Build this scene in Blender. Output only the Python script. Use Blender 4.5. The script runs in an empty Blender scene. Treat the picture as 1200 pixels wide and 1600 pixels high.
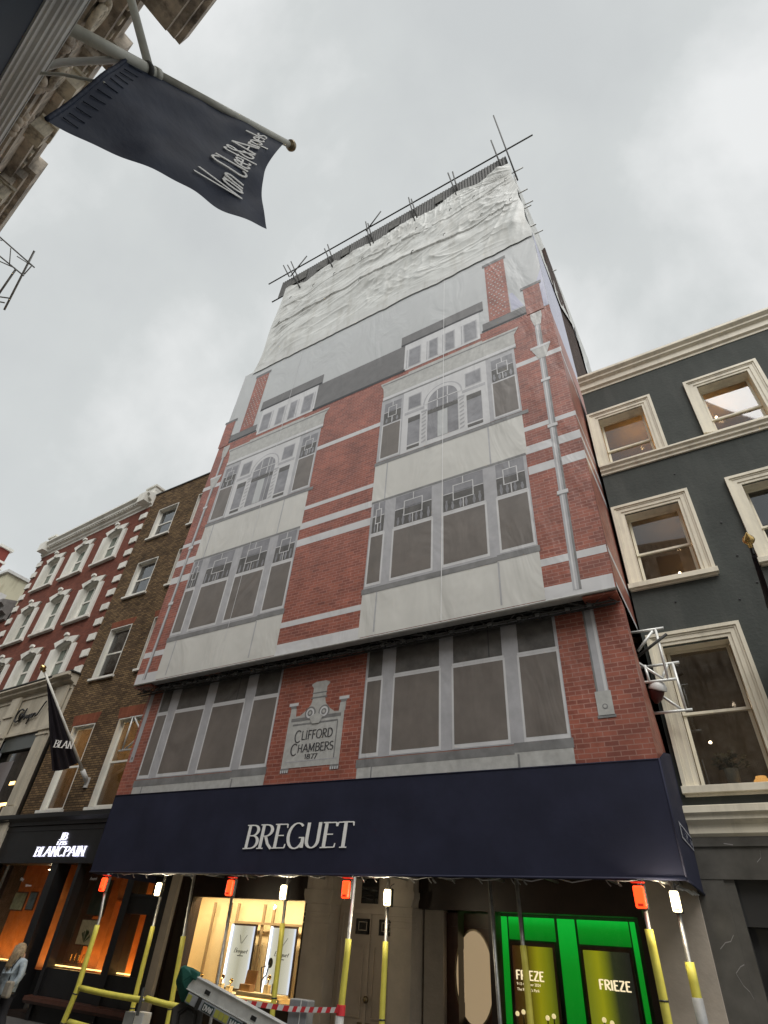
import bpy, bmesh, math, random
from math import sin, cos, pi, radians
from mathutils import Vector, Matrix, noise
random.seed(7)
C = bpy.context.scene.collection
S = bpy.context.scene

# ------------------------------------------------------------ camera
cam = bpy.data.cameras.new('camera'); co = bpy.data.objects.new('camera', cam); C.objects.link(co)
cam.sensor_width = 36.0; cam.lens = 865.0/1600*36; cam.clip_end = 2000; cam.clip_start = 0.05
RX = Vector((0.86270069, 0.50156773, 0.06463219)); UX = Vector((0.27021531, -0.56521096, 0.77943586)); FX = Vector((-0.4274707, 0.65495525, 0.62313917))
m4 = Matrix((( RX.x, UX.x, -FX.x, 0), (RX.y, UX.y, -FX.y, 0), (RX.z, UX.z, -FX.z, 1.6), (0, 0, 0, 1)))
co.matrix_world = m4
S.camera = co
GZ = -0.28                                     # pavement level

# ------------------------------------------------------------ sky and sun (overcast)
W = bpy.data.worlds.new('World'); S.world = W; W.use_nodes = True
nt = W.node_tree; nt.nodes.clear()
N = nt.nodes.new
out = N('ShaderNodeOutputWorld'); bg = N('ShaderNodeBackground'); sky = N('ShaderNodeTexSky')
sky.sky_type = 'NISHITA'; sky.sun_disc = False; sky.sun_elevation = radians(54); sky.sun_rotation = radians(140)
tc = N('ShaderNodeTexCoord'); mp = N('ShaderNodeMapping'); mp.inputs['Scale'].default_value = (1.3, 1.3, .8)
n1 = N('ShaderNodeTexNoise'); n1.inputs['Scale'].default_value = 2.0; n1.inputs['Detail'].default_value = 7; n1.inputs['Roughness'].default_value = 0.52; n1.inputs['Distortion'].default_value = 0.15
cr = N('ShaderNodeValToRGB')
cr.color_ramp.elements[0].position = 0.36; cr.color_ramp.elements[0].color = (4.9, 5.08, 5.08, 1)
cr.color_ramp.elements[1].position = 0.66; cr.color_ramp.elements[1].color = (6.9, 7.0, 6.95, 1)
e = cr.color_ramp.elements.new(0.5); e.color = (5.3, 5.5, 5.45, 1)
mx = N('ShaderNodeMixRGB'); mx.inputs[0].default_value = 0.94
nt.links.new(tc.outputs['Generated'], mp.inputs['Vector']); nt.links.new(mp.outputs[0], n1.inputs['Vector'])
nt.links.new(n1.outputs['Fac'], cr.inputs['Fac']); nt.links.new(sky.outputs[0], mx.inputs[1]); nt.links.new(cr.outputs[0], mx.inputs[2])
nt.links.new(mx.outputs[0], bg.inputs['Color']); bg.inputs['Strength'].default_value = 0.070
nt.links.new(bg.outputs[0], out.inputs['Surface'])
sl = bpy.data.lights.new('sun', 'SUN'); sl.energy = 1.35; sl.angle = radians(45); sl.color = (1, .97, .93)
so = bpy.data.objects.new('sun', sl); C.objects.link(so); so.rotation_euler = (radians(36), 0, radians(40)); so.location = (0, 0, 40)
S.view_settings.view_transform = 'Standard'; S.view_settings.look = 'None'; S.view_settings.gamma = 1
S.view_settings.exposure = 0.86

# ------------------------------------------------------------ materials
def mat(name, col, rough=0.7, metal=0.0, spec=0.5, var=0.0, vscale=3.0, bump=0.0, bscale=30.0, emis=None, estr=1.0, coat=0.0, dirt=None, dscale=.6):
    m = bpy.data.materials.new(name); m.use_nodes = True; t = m.node_tree; p = t.nodes['Principled BSDF']
    p.inputs['Base Color'].default_value = (*col, 1); p.inputs['Roughness'].default_value = rough; p.inputs['Metallic'].default_value = metal
    p.inputs['Specular IOR Level'].default_value = spec; p.inputs['Coat Weight'].default_value = coat; p.inputs['Coat Roughness'].default_value = .45
    if emis: p.inputs['Emission Color'].default_value = (*emis, 1); p.inputs['Emission Strength'].default_value = estr
    tcn = t.nodes.new('ShaderNodeTexCoord')
    last = None
    if var or dirt:
        nz = t.nodes.new('ShaderNodeTexNoise'); nz.inputs['Scale'].default_value = vscale; nz.inputs['Detail'].default_value = 8; nz.inputs['Roughness'].default_value = .6
        t.links.new(tcn.outputs['Object'], nz.inputs['Vector'])
        r = t.nodes.new('ShaderNodeValToRGB'); r.color_ramp.elements[0].position = .3; r.color_ramp.elements[1].position = .7
        r.color_ramp.elements[0].color = (*[c*(1-var) for c in col], 1); r.color_ramp.elements[1].color = (*[min(1, c*(1+var)) for c in col], 1)
        t.links.new(nz.outputs['Fac'], r.inputs['Fac']); last = r.outputs[0]
        if dirt:
            mp = t.nodes.new('ShaderNodeMapping'); mp.inputs['Scale'].default_value = (2.5, 2.5, .5)
            n2 = t.nodes.new('ShaderNodeTexNoise'); n2.inputs['Scale'].default_value = dscale; n2.inputs['Detail'].default_value = 9; n2.inputs['Roughness'].default_value = .65
            t.links.new(tcn.outputs['Object'], mp.inputs[0]); t.links.new(mp.outputs[0], n2.inputs['Vector'])
            r2 = t.nodes.new('ShaderNodeValToRGB'); r2.color_ramp.elements[0].position = .48; r2.color_ramp.elements[1].position = .66
            r2.color_ramp.elements[0].color = (0, 0, 0, 1)
            mxx = t.nodes.new('ShaderNodeMixRGB'); mxx.inputs[2].default_value = (*dirt, 1)
            t.links.new(n2.outputs['Fac'], r2.inputs['Fac']); t.links.new(r2.outputs[0], mxx.inputs[0]); t.links.new(last, mxx.inputs[1]); last = mxx.outputs[0]
        t.links.new(last, p.inputs['Base Color'])
    if bump:
        nb = t.nodes.new('ShaderNodeTexNoise'); nb.inputs['Scale'].default_value = bscale; nb.inputs['Detail'].default_value = 6
        bp = t.nodes.new('ShaderNodeBump'); bp.inputs['Strength'].default_value = bump; bp.inputs['Distance'].default_value = .02
        t.links.new(tcn.outputs['Object'], nb.inputs['Vector']); t.links.new(nb.outputs['Fac'], bp.inputs['Height']); t.links.new(bp.outputs[0], p.inputs['Normal'])
    return m

def brick(name, c1, c2, mortar, bw=.225, rh=.075, ms=.012, rough=.8, spec=.3, bump=.5, coat=0, big=.35, bigc=None, rot=0):
    m = bpy.data.materials.new(name); m.use_nodes = True; t = m.node_tree; p = t.nodes['Principled BSDF']; L = t.links.new; n = t.nodes.new
    tcn = n('ShaderNodeTexCoord'); sp = n('ShaderNodeSeparateXYZ'); ad = n('ShaderNodeMath'); cb = n('ShaderNodeCombineXYZ')
    L(tcn.outputs['Object'], sp.inputs[0]); L(sp.outputs['X'], ad.inputs[0]); L(sp.outputs['Y'], ad.inputs[1])
    L(ad.outputs[0], cb.inputs['X']); L(sp.outputs['Z'], cb.inputs['Y'])
    b = n('ShaderNodeTexBrick'); b.inputs['Color1'].default_value = (*c1, 1); b.inputs['Color2'].default_value = (*c2, 1); b.inputs['Mortar'].default_value = (*mortar, 1)
    b.inputs['Scale'].default_value = 1; b.inputs['Mortar Size'].default_value = ms; b.inputs['Mortar Smooth'].default_value = .25; b.inputs['Brick Width'].default_value = bw; b.inputs['Row Height'].default_value = rh
    nd = n('ShaderNodeTexNoise'); nd.inputs['Scale'].default_value = 9; nd.inputs['Detail'].default_value = 3
    vm = n('ShaderNodeVectorMath'); vm.operation = 'SCALE'; vm.inputs['Scale'].default_value = .012
    va = n('ShaderNodeVectorMath'); va.operation = 'ADD'
    L(cb.outputs[0], nd.inputs['Vector']); L(nd.outputs['Color'], vm.inputs[0]); L(cb.outputs[0], va.inputs[0]); L(vm.outputs[0], va.inputs[1])
    L(va.outputs[0], b.inputs['Vector'])
    nz = n('ShaderNodeTexNoise'); nz.inputs['Scale'].default_value = 1.1; nz.inputs['Detail'].default_value = 9; nz.inputs['Roughness'].default_value = .7
    L(tcn.outputs['Object'], nz.inputs['Vector'])
    r = n('ShaderNodeValToRGB'); r.color_ramp.elements[0].position = .32; r.color_ramp.elements[1].position = .68
    d = 1-big; r.color_ramp.elements[0].color = (d, d, d, 1); r.color_ramp.elements[1].color = (1+big*.5,)*3+(1,)
    if bigc: r.color_ramp.elements[0].color = (*bigc, 1)
    mu = n('ShaderNodeMixRGB'); mu.blend_type = 'MULTIPLY'; mu.inputs[0].default_value = 1
    L(nz.outputs['Fac'], r.inputs['Fac']); L(b.outputs['Color'], mu.inputs[1]); L(r.outputs[0], mu.inputs[2])
    L(mu.outputs[0], p.inputs['Base Color']); p.inputs['Roughness'].default_value = rough; p.inputs['Specular IOR Level'].default_value = spec
    p.inputs['Coat Weight'].default_value = coat; p.inputs['Coat Roughness'].default_value = .45
    if bump:
        bp = n('ShaderNodeBump'); bp.inputs['Strength'].default_value = bump; bp.inputs['Distance'].default_value = .01; bp.invert = True
        L(b.outputs['Fac'], bp.inputs['Height']); L(bp.outputs[0], p.inputs['Normal'])
    return m

def glass(name, tint=(.6, .65, .65), fac=0.12, rough=.02):
    m = bpy.data.materials.new(name); m.use_nodes = True; t = m.node_tree; t.nodes.clear(); n = t.nodes.new; L = t.links.new
    o = n('ShaderNodeOutputMaterial'); mixs = n('ShaderNodeMixShader'); tr = n('ShaderNodeBsdfTransparent'); gl = n('ShaderNodeBsdfGlossy'); lw = n('ShaderNodeLayerWeight')
    tr.inputs[0].default_value = (*tint, 1); gl.inputs['Roughness'].default_value = rough; gl.inputs[0].default_value = (.95, .97, 1, 1); lw.inputs['Blend'].default_value = .5
    mm = n('ShaderNodeMath'); mm.operation = 'ADD'; mm.use_clamp = True; mm.inputs[1].default_value = fac
    pw = n('ShaderNodeMath'); pw.operation = 'POWER'; pw.inputs[1].default_value = 4.0; L(lw.outputs['Facing'], pw.inputs[0]); L(pw.outputs[0], mm.inputs[0]); L(mm.outputs[0], mixs.inputs[0]); L(tr.outputs[0], mixs.inputs[1]); L(gl.outputs[0], mixs.inputs[2]); L(mixs.outputs[0], o.inputs[0])
    return m

def litpanel(name, stops, strength, axis='X', edge=None):
    """back-lit printed panel: printed colour bands run across the object's own width"""
    m = bpy.data.materials.new(name); m.use_nodes = True; t = m.node_tree; t.nodes.clear(); n = t.nodes.new; L = t.links.new
    o = n('ShaderNodeOutputMaterial'); em = n('ShaderNodeEmission'); em.inputs[1].default_value = strength
    tcn = n('ShaderNodeTexCoord'); sp = n('ShaderNodeSeparateXYZ'); r = n('ShaderNodeValToRGB')
    L(tcn.outputs['Generated'], sp.inputs[0]); L(sp.outputs[axis], r.inputs['Fac'])
    while len(r.color_ramp.elements) < len(stops): r.color_ramp.elements.new(.5)
    for el, (pos, c) in zip(r.color_ramp.elements, stops): el.position = pos; el.color = (*c, 1)
    L(r.outputs[0], em.inputs[0]); L(em.outputs[0], o.inputs[0])
    return m

VC = .55
M = {}
M['pbrick'] = brick('printed_brick', (.38, .108, .066), (.23, .060, .04), (.40, .20, .155), .24, .086, .009, .55, .4, 0, VC, .35)
M['pgrey'] = mat('printed_render', (.62, .615, .58), .5, var=.06, vscale=.8, bump=.15, bscale=3, coat=VC)
M['pwhite'] = mat('printed_white', (.62, .62, .63), .5, var=.06, vscale=2, coat=VC)
M['pframe'] = mat('printed_frame', (.42, .42, .44), .5, var=.12, vscale=3, coat=VC)
M['psill'] = mat('printed_sill', (.20, .20, .20), .5, var=.25, vscale=3, coat=VC)
M['pblind'] = mat('printed_blind', (.155, .135, .12), .5, var=.18, vscale=1.5, coat=VC)
M['ppane'] = mat('printed_pane', (.24, .24, .26), .5, var=.3, vscale=2.0, coat=VC)
M['pdark'] = mat('printed_dark_pane', (.085, .08, .075), .5, var=.45, vscale=3.5, coat=VC)
M['psky'] = mat('printed_sky', (.50, .515, .52), .5, var=.05, vscale=.4, coat=VC)
M['plilac'] = mat('printed_lilac', (.46, .47, .60), .5, var=.05, vscale=.6, coat=VC)
M['pslate'] = mat('printed_slate', (.13, .125, .125), .5, var=.15, vscale=3, coat=VC)
M['pstone'] = mat('printed_stone', (.46, .46, .44), .5, var=.15, vscale=6, coat=VC)
M['pink'] = mat('printed_ink', (.05, .05, .055), .6)
M['seam'] = mat('banner_seam', (.85, .85, .85), .5)
M['sheet'] = mat('white_sheeting', (.62, .63, .61), .5, var=.05, vscale=1.2, bump=.2, bscale=7, dirt=(.52, .52, .49), dscale=.9)
M['sheet'].node_tree.nodes['Principled BSDF'].inputs['Subsurface Weight'].default_value = 0
M['galv'] = mat('galvanised_tube', (.38, .38, .37), .45, .7, var=.3, vscale=14)
M['alu'] = mat('aluminium', (.80, .81, .78), .42, .25, var=.15, vscale=20)
M['iron'] = mat('corrugated_iron', (.055, .055, .052), .7, 0, var=.5, vscale=3)
M['wood'] = mat('dark_boards', (.045, .035, .028), .8, var=.4, vscale=6)
M['black'] = mat('black_paint', (.012, .012, .013), .45, var=.3, vscale=4)
M['blackwood'] = mat('dark_brown_timber', (.022, .012, .008), .4, var=.3, vscale=5)
M['navy'] = mat('navy_canvas', (.019, .021, .042), .75, spec=.25, var=.18, vscale=1.3, bump=.4, bscale=2.2)
M['letter'] = mat('white_lettering', (.90, .90, .88), .5)
M['dbrick'] = brick('london_stock_brick', (.26, .17, .085), (.11, .07, .04), (.05, .038, .028), .225, .078, .012, .9, .2, .8, 0, .45)
M['rbrick'] = brick('red_facade_brick', (.23, .078, .052), (.17, .058, .04), (.16, .075, .058), .225, .075, .006, .85, .2, .4, 0, .25)
M['sbrick'] = brick('dark_party_brick', (.09, .04, .03), (.035, .022, .018), (.10, .09, .08), .225, .078, .014, .9, .2, .6)
M['arch'] = brick('rubbed_brick', (.25, .085, .045), (.19, .06, .035), (.28, .10, .06), .075, .30, .006, .85, .2, .3)
M['stucco'] = mat('white_stucco', (.80, .79, .73), .7, var=.06, vscale=3, bump=.2, bscale=12, dirt=(.60, .59, .53))
M['cstucco'] = mat('cream_stucco', (.55, .50, .40), .7, var=.06, vscale=2, bump=.2, bscale=12, dirt=(.40, .36, .28))
M['cream'] = mat('cream_paint', (.80, .74, .595), .45, var=.07, vscale=1.5, bump=.12, bscale=10, dirt=(.64, .59, .47), dscale=1.2)
M['dgrey'] = mat('charcoal_render', (.058, .065, .060), .75, spec=.3, var=.16, vscale=1.2, bump=.35, bscale=14, dirt=(.076, .082, .076), dscale=.8)
M['marble'] = mat('grey_marble', (.10, .095, .085), .25, var=.35, vscale=1.5)
M['stonegrey'] = mat('shopfront_stone', (.46, .40, .33), .7, var=.12, vscale=2.5, bump=.3, bscale=14)
M['doorp'] = mat('door_paint', (.46, .39, .32), .5, var=.08, vscale=3)
M['dirtstone'] = mat('sooty_stone', (.50, .44, .36), .85, var=.45, vscale=2.5, bump=1.0, bscale=9, dirt=(.16, .14, .12), dscale=1.4)
M['palestone'] = mat('weathered_pale_stone', (.62, .56, .44), .8, var=.3, vscale=3, bump=.6, bscale=10, dirt=(.14, .12, .1), dscale=1.6)
M['mould'] = mat('grey_moulding', (.62, .62, .60), .5, var=.15, vscale=3)
M['navyp'] = mat('navy_paint', (.012, .022, .042), .6, spec=.15, var=.15, vscale=2)
M['flag'] = mat('navy_flag_cloth', (.018, .026, .052), .65, spec=.35, var=.15, vscale=3, bump=.5, bscale=5)
M['bflag'] = mat('black_flag_cloth', (.012, .009, .013), .6, spec=.3, var=.2, vscale=4)
M['pole'] = mat('painted_pole', (.50, .50, .44), .45, var=.15, vscale=9)
M['gold'] = mat('gold', (.72, .5, .2), .22, 1.0)
M['brass'] = mat('aged_brass', (.25, .2, .13), .35, .9)
M['yellow'] = mat('yellow_sleeve', (.58, .53, .085), .55, var=.12, vscale=6, bump=.3, bscale=8)
M['grip'] = mat('grey_wrap', (.24, .25, .26), .6, var=.15, vscale=8)
M['redlens'] = mat('red_lens', (.5, .03, .01), .3, emis=(1, .045, .008), estr=1.9)
M['whitelens'] = mat('warm_lens', (.8, .7, .5), .3, emis=(1, .83, .48), estr=2.2)
M['redcap'] = mat('red_plastic', (.3, .02, .01), .4, emis=(1, .03, .01), estr=.25)
M['capdark'] = mat('dark_plastic', (.03, .03, .03), .4)
M['green'] = mat('green_rubber', (.018, .13, .095), .55, var=.25, vscale=12, bump=.2, bscale=20)
M['rubber'] = mat('dark_rubber', (.07, .065, .06), .7, var=.2, vscale=15)
M['whitep'] = mat('white_plastic', (.7, .7, .68), .5, var=.1, vscale=5)
M['redp'] = mat('red_tape', (.62, .04, .05), .5)
M['ledred'] = M['redp']
M['glass'] = glass('window_glass', (.6, .6, .58), .10)
M['sglass'] = glass('shop_glass', (.9, .9, .88), .015)
M['dglass'] = mat('dark_window_glass', (.02, .02, .018), .04, spec=.8)
M['gglass'] = mat('green_grey_glass', (.13, .16, .13), .08, spec=.8, var=.3, vscale=2)
M['litroom'] = mat('lit_room_wall', (.5, .33, .14), .8, var=.2, vscale=1.0)
M['tan'] = mat('tan_display_panel', (.82, .68, .44), .6, var=.08, vscale=2)
M['tan2'] = mat('tan_trim', (.30, .22, .13), .5)
M['orange'] = mat('orange_wood_panel', (.42, .15, .035), .45, var=.3, vscale=3)
M['oak'] = mat('brown_oak', (.07, .026, .016), .35, var=.3, vscale=6)
M['asphalt'] = mat('asphalt', (.08, .08, .08), .9, var=.2, vscale=10, bump=.4, bscale=60)
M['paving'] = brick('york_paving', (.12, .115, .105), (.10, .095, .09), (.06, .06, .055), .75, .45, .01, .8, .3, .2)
M['pavelight'] = brick('pale_york_paving', (.34, .32, .28), (.29, .27, .24), (.14, .13, .12), .75, .45, .01, .8, .3, .2)  # near-side paving made paler to bounce light up onto the mouldings overhead
M['skin'] = mat('skin', (.45, .27, .19), .55)
M['hair'] = mat('blonde_hair', (.30, .22, .13), .6, var=.5, vscale=25, bump=.6, bscale=60)
M['denim'] = mat('pale_denim', (.34, .40, .44), .85, var=.35, vscale=9, bump=.9, bscale=14)
M['darkcloth'] = mat('black_cloth', (.014, .014, .018), .85, var=.2, vscale=10)
M['screen'] = litpanel('lightbox_screen', [(0, (.72, .8, 1)), (.10, (.62, .60, .50)), (.5, (.42, .40, .30)), (.9, (.60, .58, .50)), (1, (.72, .8, 1))], .72)
M['lightstrip'] = mat('cool_light_strip', (.8, .85, .9), .5, emis=(.75, .85, 1), estr=1.6)
M['warmstrip'] = mat('warm_light_strip', (.9, .7, .4), .5, emis=(1, .62, .2), estr=2.2)
M['spot'] = mat('spot_bulb', (1, .9, .7), .5, emis=(1, .8, .5), estr=14)
M['amber'] = mat('amber_lamp_shade', (.8, .45, .12), .5, emis=(1, .5, .14), estr=1.1)
M['greenlit'] = litpanel('green_lightbox', [(0, (.002, .13, .008)), (.6, (.003, .20, .012)), (1, (.004, .36, .03))], .8, 'Z')
M['frz1'] = litpanel('event_poster_left', [(0, (.05, .018, .006)), (.35, (.09, .06, .006)), (.62, (.34, .32, .01)), (.85, (.22, .24, .01)), (1, (.10, .12, .01))], .5)
M['frz2'] = litpanel('event_poster_right', [(0, (.19, .22, .015)), (.3, (.36, .36, .012)), (.45, (.2, .22, .012)), (.62, (.035, .042, .018)), (1, (.02, .02, .016))], .5)
M['paleletter'] = mat('pale_lit_letter', (.8, .7, .5), .5, emis=(.95, .78, .52), estr=.7)
M['coolletter'] = mat('cool_lit_letter', (.8, .8, .9), .5, emis=(.82, .82, 1), estr=.8)
M['leaf'] = mat('leaf_green', (.05, .09, .03), .6, var=.3, vscale=20)
M['petal'] = mat('pale_petal', (.62, .6, .42), .6, var=.15, vscale=20)
M['pot'] = mat('pale_ceramic', (.5, .52, .48), .35)
M['picture'] = mat('picture_print', (.32, .36, .24), .5, var=.5, vscale=4)
M['teal'] = mat('teal_board', (.02, .055, .05), .4)
M['leather'] = mat('tan_leather_box', (.30, .16, .06), .5, var=.15, vscale=9)

# the printed vinyl is a hung sheet: give every printed colour the same slow ripples
for k_, m_ in M.items():
    if m_.name.startswith('printed_') or k_ == 'seam':
        t_ = m_.node_tree; p_ = t_.nodes['Principled BSDF']; tc_ = t_.nodes.new('ShaderNodeTexCoord'); mp_ = t_.nodes.new('ShaderNodeMapping'); mp_.inputs['Scale'].default_value = (1.0, 1.0, .45); mp_.inputs['Rotation'].default_value = (0, .5, 0)
        nz_ = t_.nodes.new('ShaderNodeTexNoise'); nz_.inputs['Scale'].default_value = .9; nz_.inputs['Detail'].default_value = 3; nz_.inputs['Distortion'].default_value = 1.2
        bp_ = t_.nodes.new('ShaderNodeBump'); bp_.inputs['Strength'].default_value = .36; bp_.inputs['Distance'].default_value = .16
        t_.links.new(tc_.outputs['Object'], mp_.inputs[0]); t_.links.new(mp_.outputs[0], nz_.inputs['Vector']); t_.links.new(nz_.outputs['Fac'], bp_.inputs['Height']); t_.links.new(bp_.outputs[0], p_.inputs['Normal']); t_.links.new(bp_.outputs[0], p_.inputs['Coat Normal'])
# ------------------------------------------------------------ mesh building
OFS = Vector((0, 0, 0))                       # plain shift for the contents of a shop window
class MB:
    def __init__(s): s.v = []; s.f = []; s.m = []
    def face(s, pts, mi=0):
        k = len(s.v); s.v += [tuple(p) for p in pts]; s.f.append(tuple(range(k, k+len(pts)))); s.m.append(mi); return s
    def box(s, x0, x1, y0, y1, z0, z1, mi=0):
        if x0 > x1: x0, x1 = x1, x0
        if y0 > y1: y0, y1 = y1, y0
        if z0 > z1: z0, z1 = z1, z0
        k = len(s.v)
        s.v += [(x0,y0,z0),(x1,y0,z0),(x1,y1,z0),(x0,y1,z0),(x0,y0,z1),(x1,y0,z1),(x1,y1,z1),(x0,y1,z1)]
        for f in ((0,3,2,1),(4,5,6,7),(0,1,5,4),(1,2,6,5),(2,3,7,6),(3,0,4,7)): s.f.append(tuple(k+i for i in f)); s.m.append(mi)
        return s
    def prism(s, prof, a, b, mi=0, plane='xz'):
        """prof: 2D outline; extruded along the third axis from a to b (outline in xz -> along y; yz -> along x; xy -> along z)"""
        k = len(s.v); n = len(prof)
        for d in (a, b):
            for (p, q) in prof:
                s.v.append((p, d, q) if plane == 'xz' else ((d, p, q) if plane == 'yz' else (p, q, d)))
        s.f.append(tuple(range(k, k+n))); s.m.append(mi); s.f.append(tuple(range(k+2*n-1, k+n-1, -1))); s.m.append(mi)
        for i in range(n):
            j = (i+1) % n; s.f.append((k+i, k+n+i, k+n+j, k+j)); s.m.append(mi)
        return s
    def tube(s, pts, r, mi=0, seg=10, r1=None, caps=True):
        pts = [Vector(p) for p in pts]; n = len(pts); rings = []
        for i, p in enumerate(pts):
            d = (pts[min(i+1, n-1)] - pts[max(i-1, 0)]).normalized()
            a = d.orthogonal().normalized() if i == 0 else (a - d*a.dot(d)).normalized()
            b = d.cross(a); rr = r if r1 is None else r+(r1-r)*i/(n-1)
            if isinstance(r, (list, tuple)): rr = r[i]
            k = len(s.v); rings.append(k)
            for j in range(seg):
                t = 2*pi*j/seg; s.v.append(tuple(p + (a*cos(t)+b*sin(t))*rr))
        for i in range(n-1):
            for j in range(seg):
                q = (j+1) % seg; s.f.append((rings[i]+j, rings[i]+q, rings[i+1]+q, rings[i+1]+j)); s.m.append(mi)
        if caps:
            s.f.append(tuple(rings[0]+j for j in range(seg-1, -1, -1))); s.m.append(mi)
            s.f.append(tuple(rings[-1]+j for j in range(seg))); s.m.append(mi)
        return s
    def lathe(s, c, prof, mi=0, seg=16, axis=(0, 0, 1)):
        ax = Vector(axis).normalized(); a = ax.orthogonal().normalized(); b = ax.cross(a); c = Vector(c); rings = []
        for (r, h) in prof:
            k = len(s.v); rings.append(k)
            for j in range(seg):
                t = 2*pi*j/seg; s.v.append(tuple(c + ax*h + (a*cos(t)+b*sin(t))*max(r, 1e-4)))
        for i in range(len(prof)-1):
            for j in range(seg):
                q = (j+1) % seg; s.f.append((rings[i]+j, rings[i]+q, rings[i+1]+q, rings[i+1]+j)); s.m.append(mi)
        s.f.append(tuple(rings[0]+j for j in range(seg-1, -1, -1))); s.m.append(mi)
        s.f.append(tuple(rings[-1]+j for j in range(seg))); s.m.append(mi)
        return s
    def build(s, name, mats, parent=None, smooth=False, bevel=0, loc=None, auto=True):
        if not isinstance(mats, (list, tuple)): mats = [mats]
        me = bpy.data.meshes.new(name); off = Vector((0, 0, 0))
        if parent is not None and auto and not parent.get('_local'):
            off = world_loc(parent)
        if loc is not None: off = Vector(loc)
        me.from_pydata([tuple(Vector(v)-off+OFS) for v in s.v], [], s.f)
        for mm in mats: me.materials.append(M[mm] if isinstance(mm, str) else mm)
        for p, i in zip(me.polygons, s.m): p.material_index = i; p.use_smooth = smooth
        b = bmesh.new(); b.from_mesh(me); bmesh.ops.recalc_face_normals(b, faces=b.faces); b.to_mesh(me); b.free()
        o = bpy.data.objects.new(name, me); C.objects.link(o)
        if parent is not None: o.parent = parent
        if loc is not None: o.location = loc
        if bevel:
            bv = o.modifiers.new('bevel', 'BEVEL'); bv.width = bevel; bv.segments = 2; bv.limit_method = 'ANGLE'
        return o
def world_loc(o):
    l = Vector(o.location); p = o.parent
    while p is not None: l = l + Vector(p.location); p = p.parent
    return l
def empty(name, loc, label, cat, group=None, rz=0, local=False):
    o = bpy.data.objects.new(name, None); C.objects.link(o); o.location = Vector(loc)+OFS; o.rotation_euler = (0, 0, rz); o.empty_display_size = .3
    o['label'] = label; o['category'] = cat
    if group: o['group'] = group
    if local: o['_local'] = 1
    return o
def tag(o, label, cat, group=None):
    o['label'] = label; o['category'] = cat
    if group: o['group'] = group
    return o
def struct(o, kind='structure'): o['kind'] = kind; return o
def origin(o, loc):
    """move a top-level mesh's origin to loc without moving the mesh"""
    d = Vector(loc) - Vector(o.location); o.data.transform(Matrix.Translation(-d)); o.location = loc; return o

def wall_holes(mb, x0, x1, z0, z1, y, holes, depth, mi=0, mj=None):
    """front face at y with rectangular openings (hx0,hx1,hz0,hz1), reveals going back by depth"""
    mj = mi if mj is None else mj
    xs = sorted({x0, x1, *[h[0] for h in holes], *[h[1] for h in holes]}); zs = sorted({z0, z1, *[h[2] for h in holes], *[h[3] for h in holes]})
    for i in range(len(xs)-1):
        for j in range(len(zs)-1):
            cx, cz = (xs[i]+xs[i+1])/2, (zs[j]+zs[j+1])/2
            if cx < x0 or cx > x1 or cz < z0 or cz > z1 or any(h[0] < cx < h[1] and h[2] < cz < h[3] for h in holes): continue
            mb.face([(xs[i], y, zs[j]), (xs[i+1], y, zs[j]), (xs[i+1], y, zs[j+1]), (xs[i], y, zs[j+1])], mi)
    for a, b, c, d in holes:
        q = y+depth
        mb.face([(a, y, c), (a, q, c), (a, q, d), (a, y, d)], mj); mb.face([(b, y, c), (b, q, c), (b, q, d), (b, y, d)], mj)
        mb.face([(a, y, c), (b, y, c), (b, q, c), (a, q, c)], mj); mb.face([(a, y, d), (b, y, d), (b, q, d), (a, q, d)], mj)

def point(parent, loc, e_, col, r=.05):
    l = bpy.data.lights.new('bulb', 'POINT'); l.energy = e_; l.color = col; l.shadow_soft_size = r; o = bpy.data.objects.new('bulb', l); C.objects.link(o); o.parent = parent; o.location = Vector(loc)-world_loc(parent)

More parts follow.
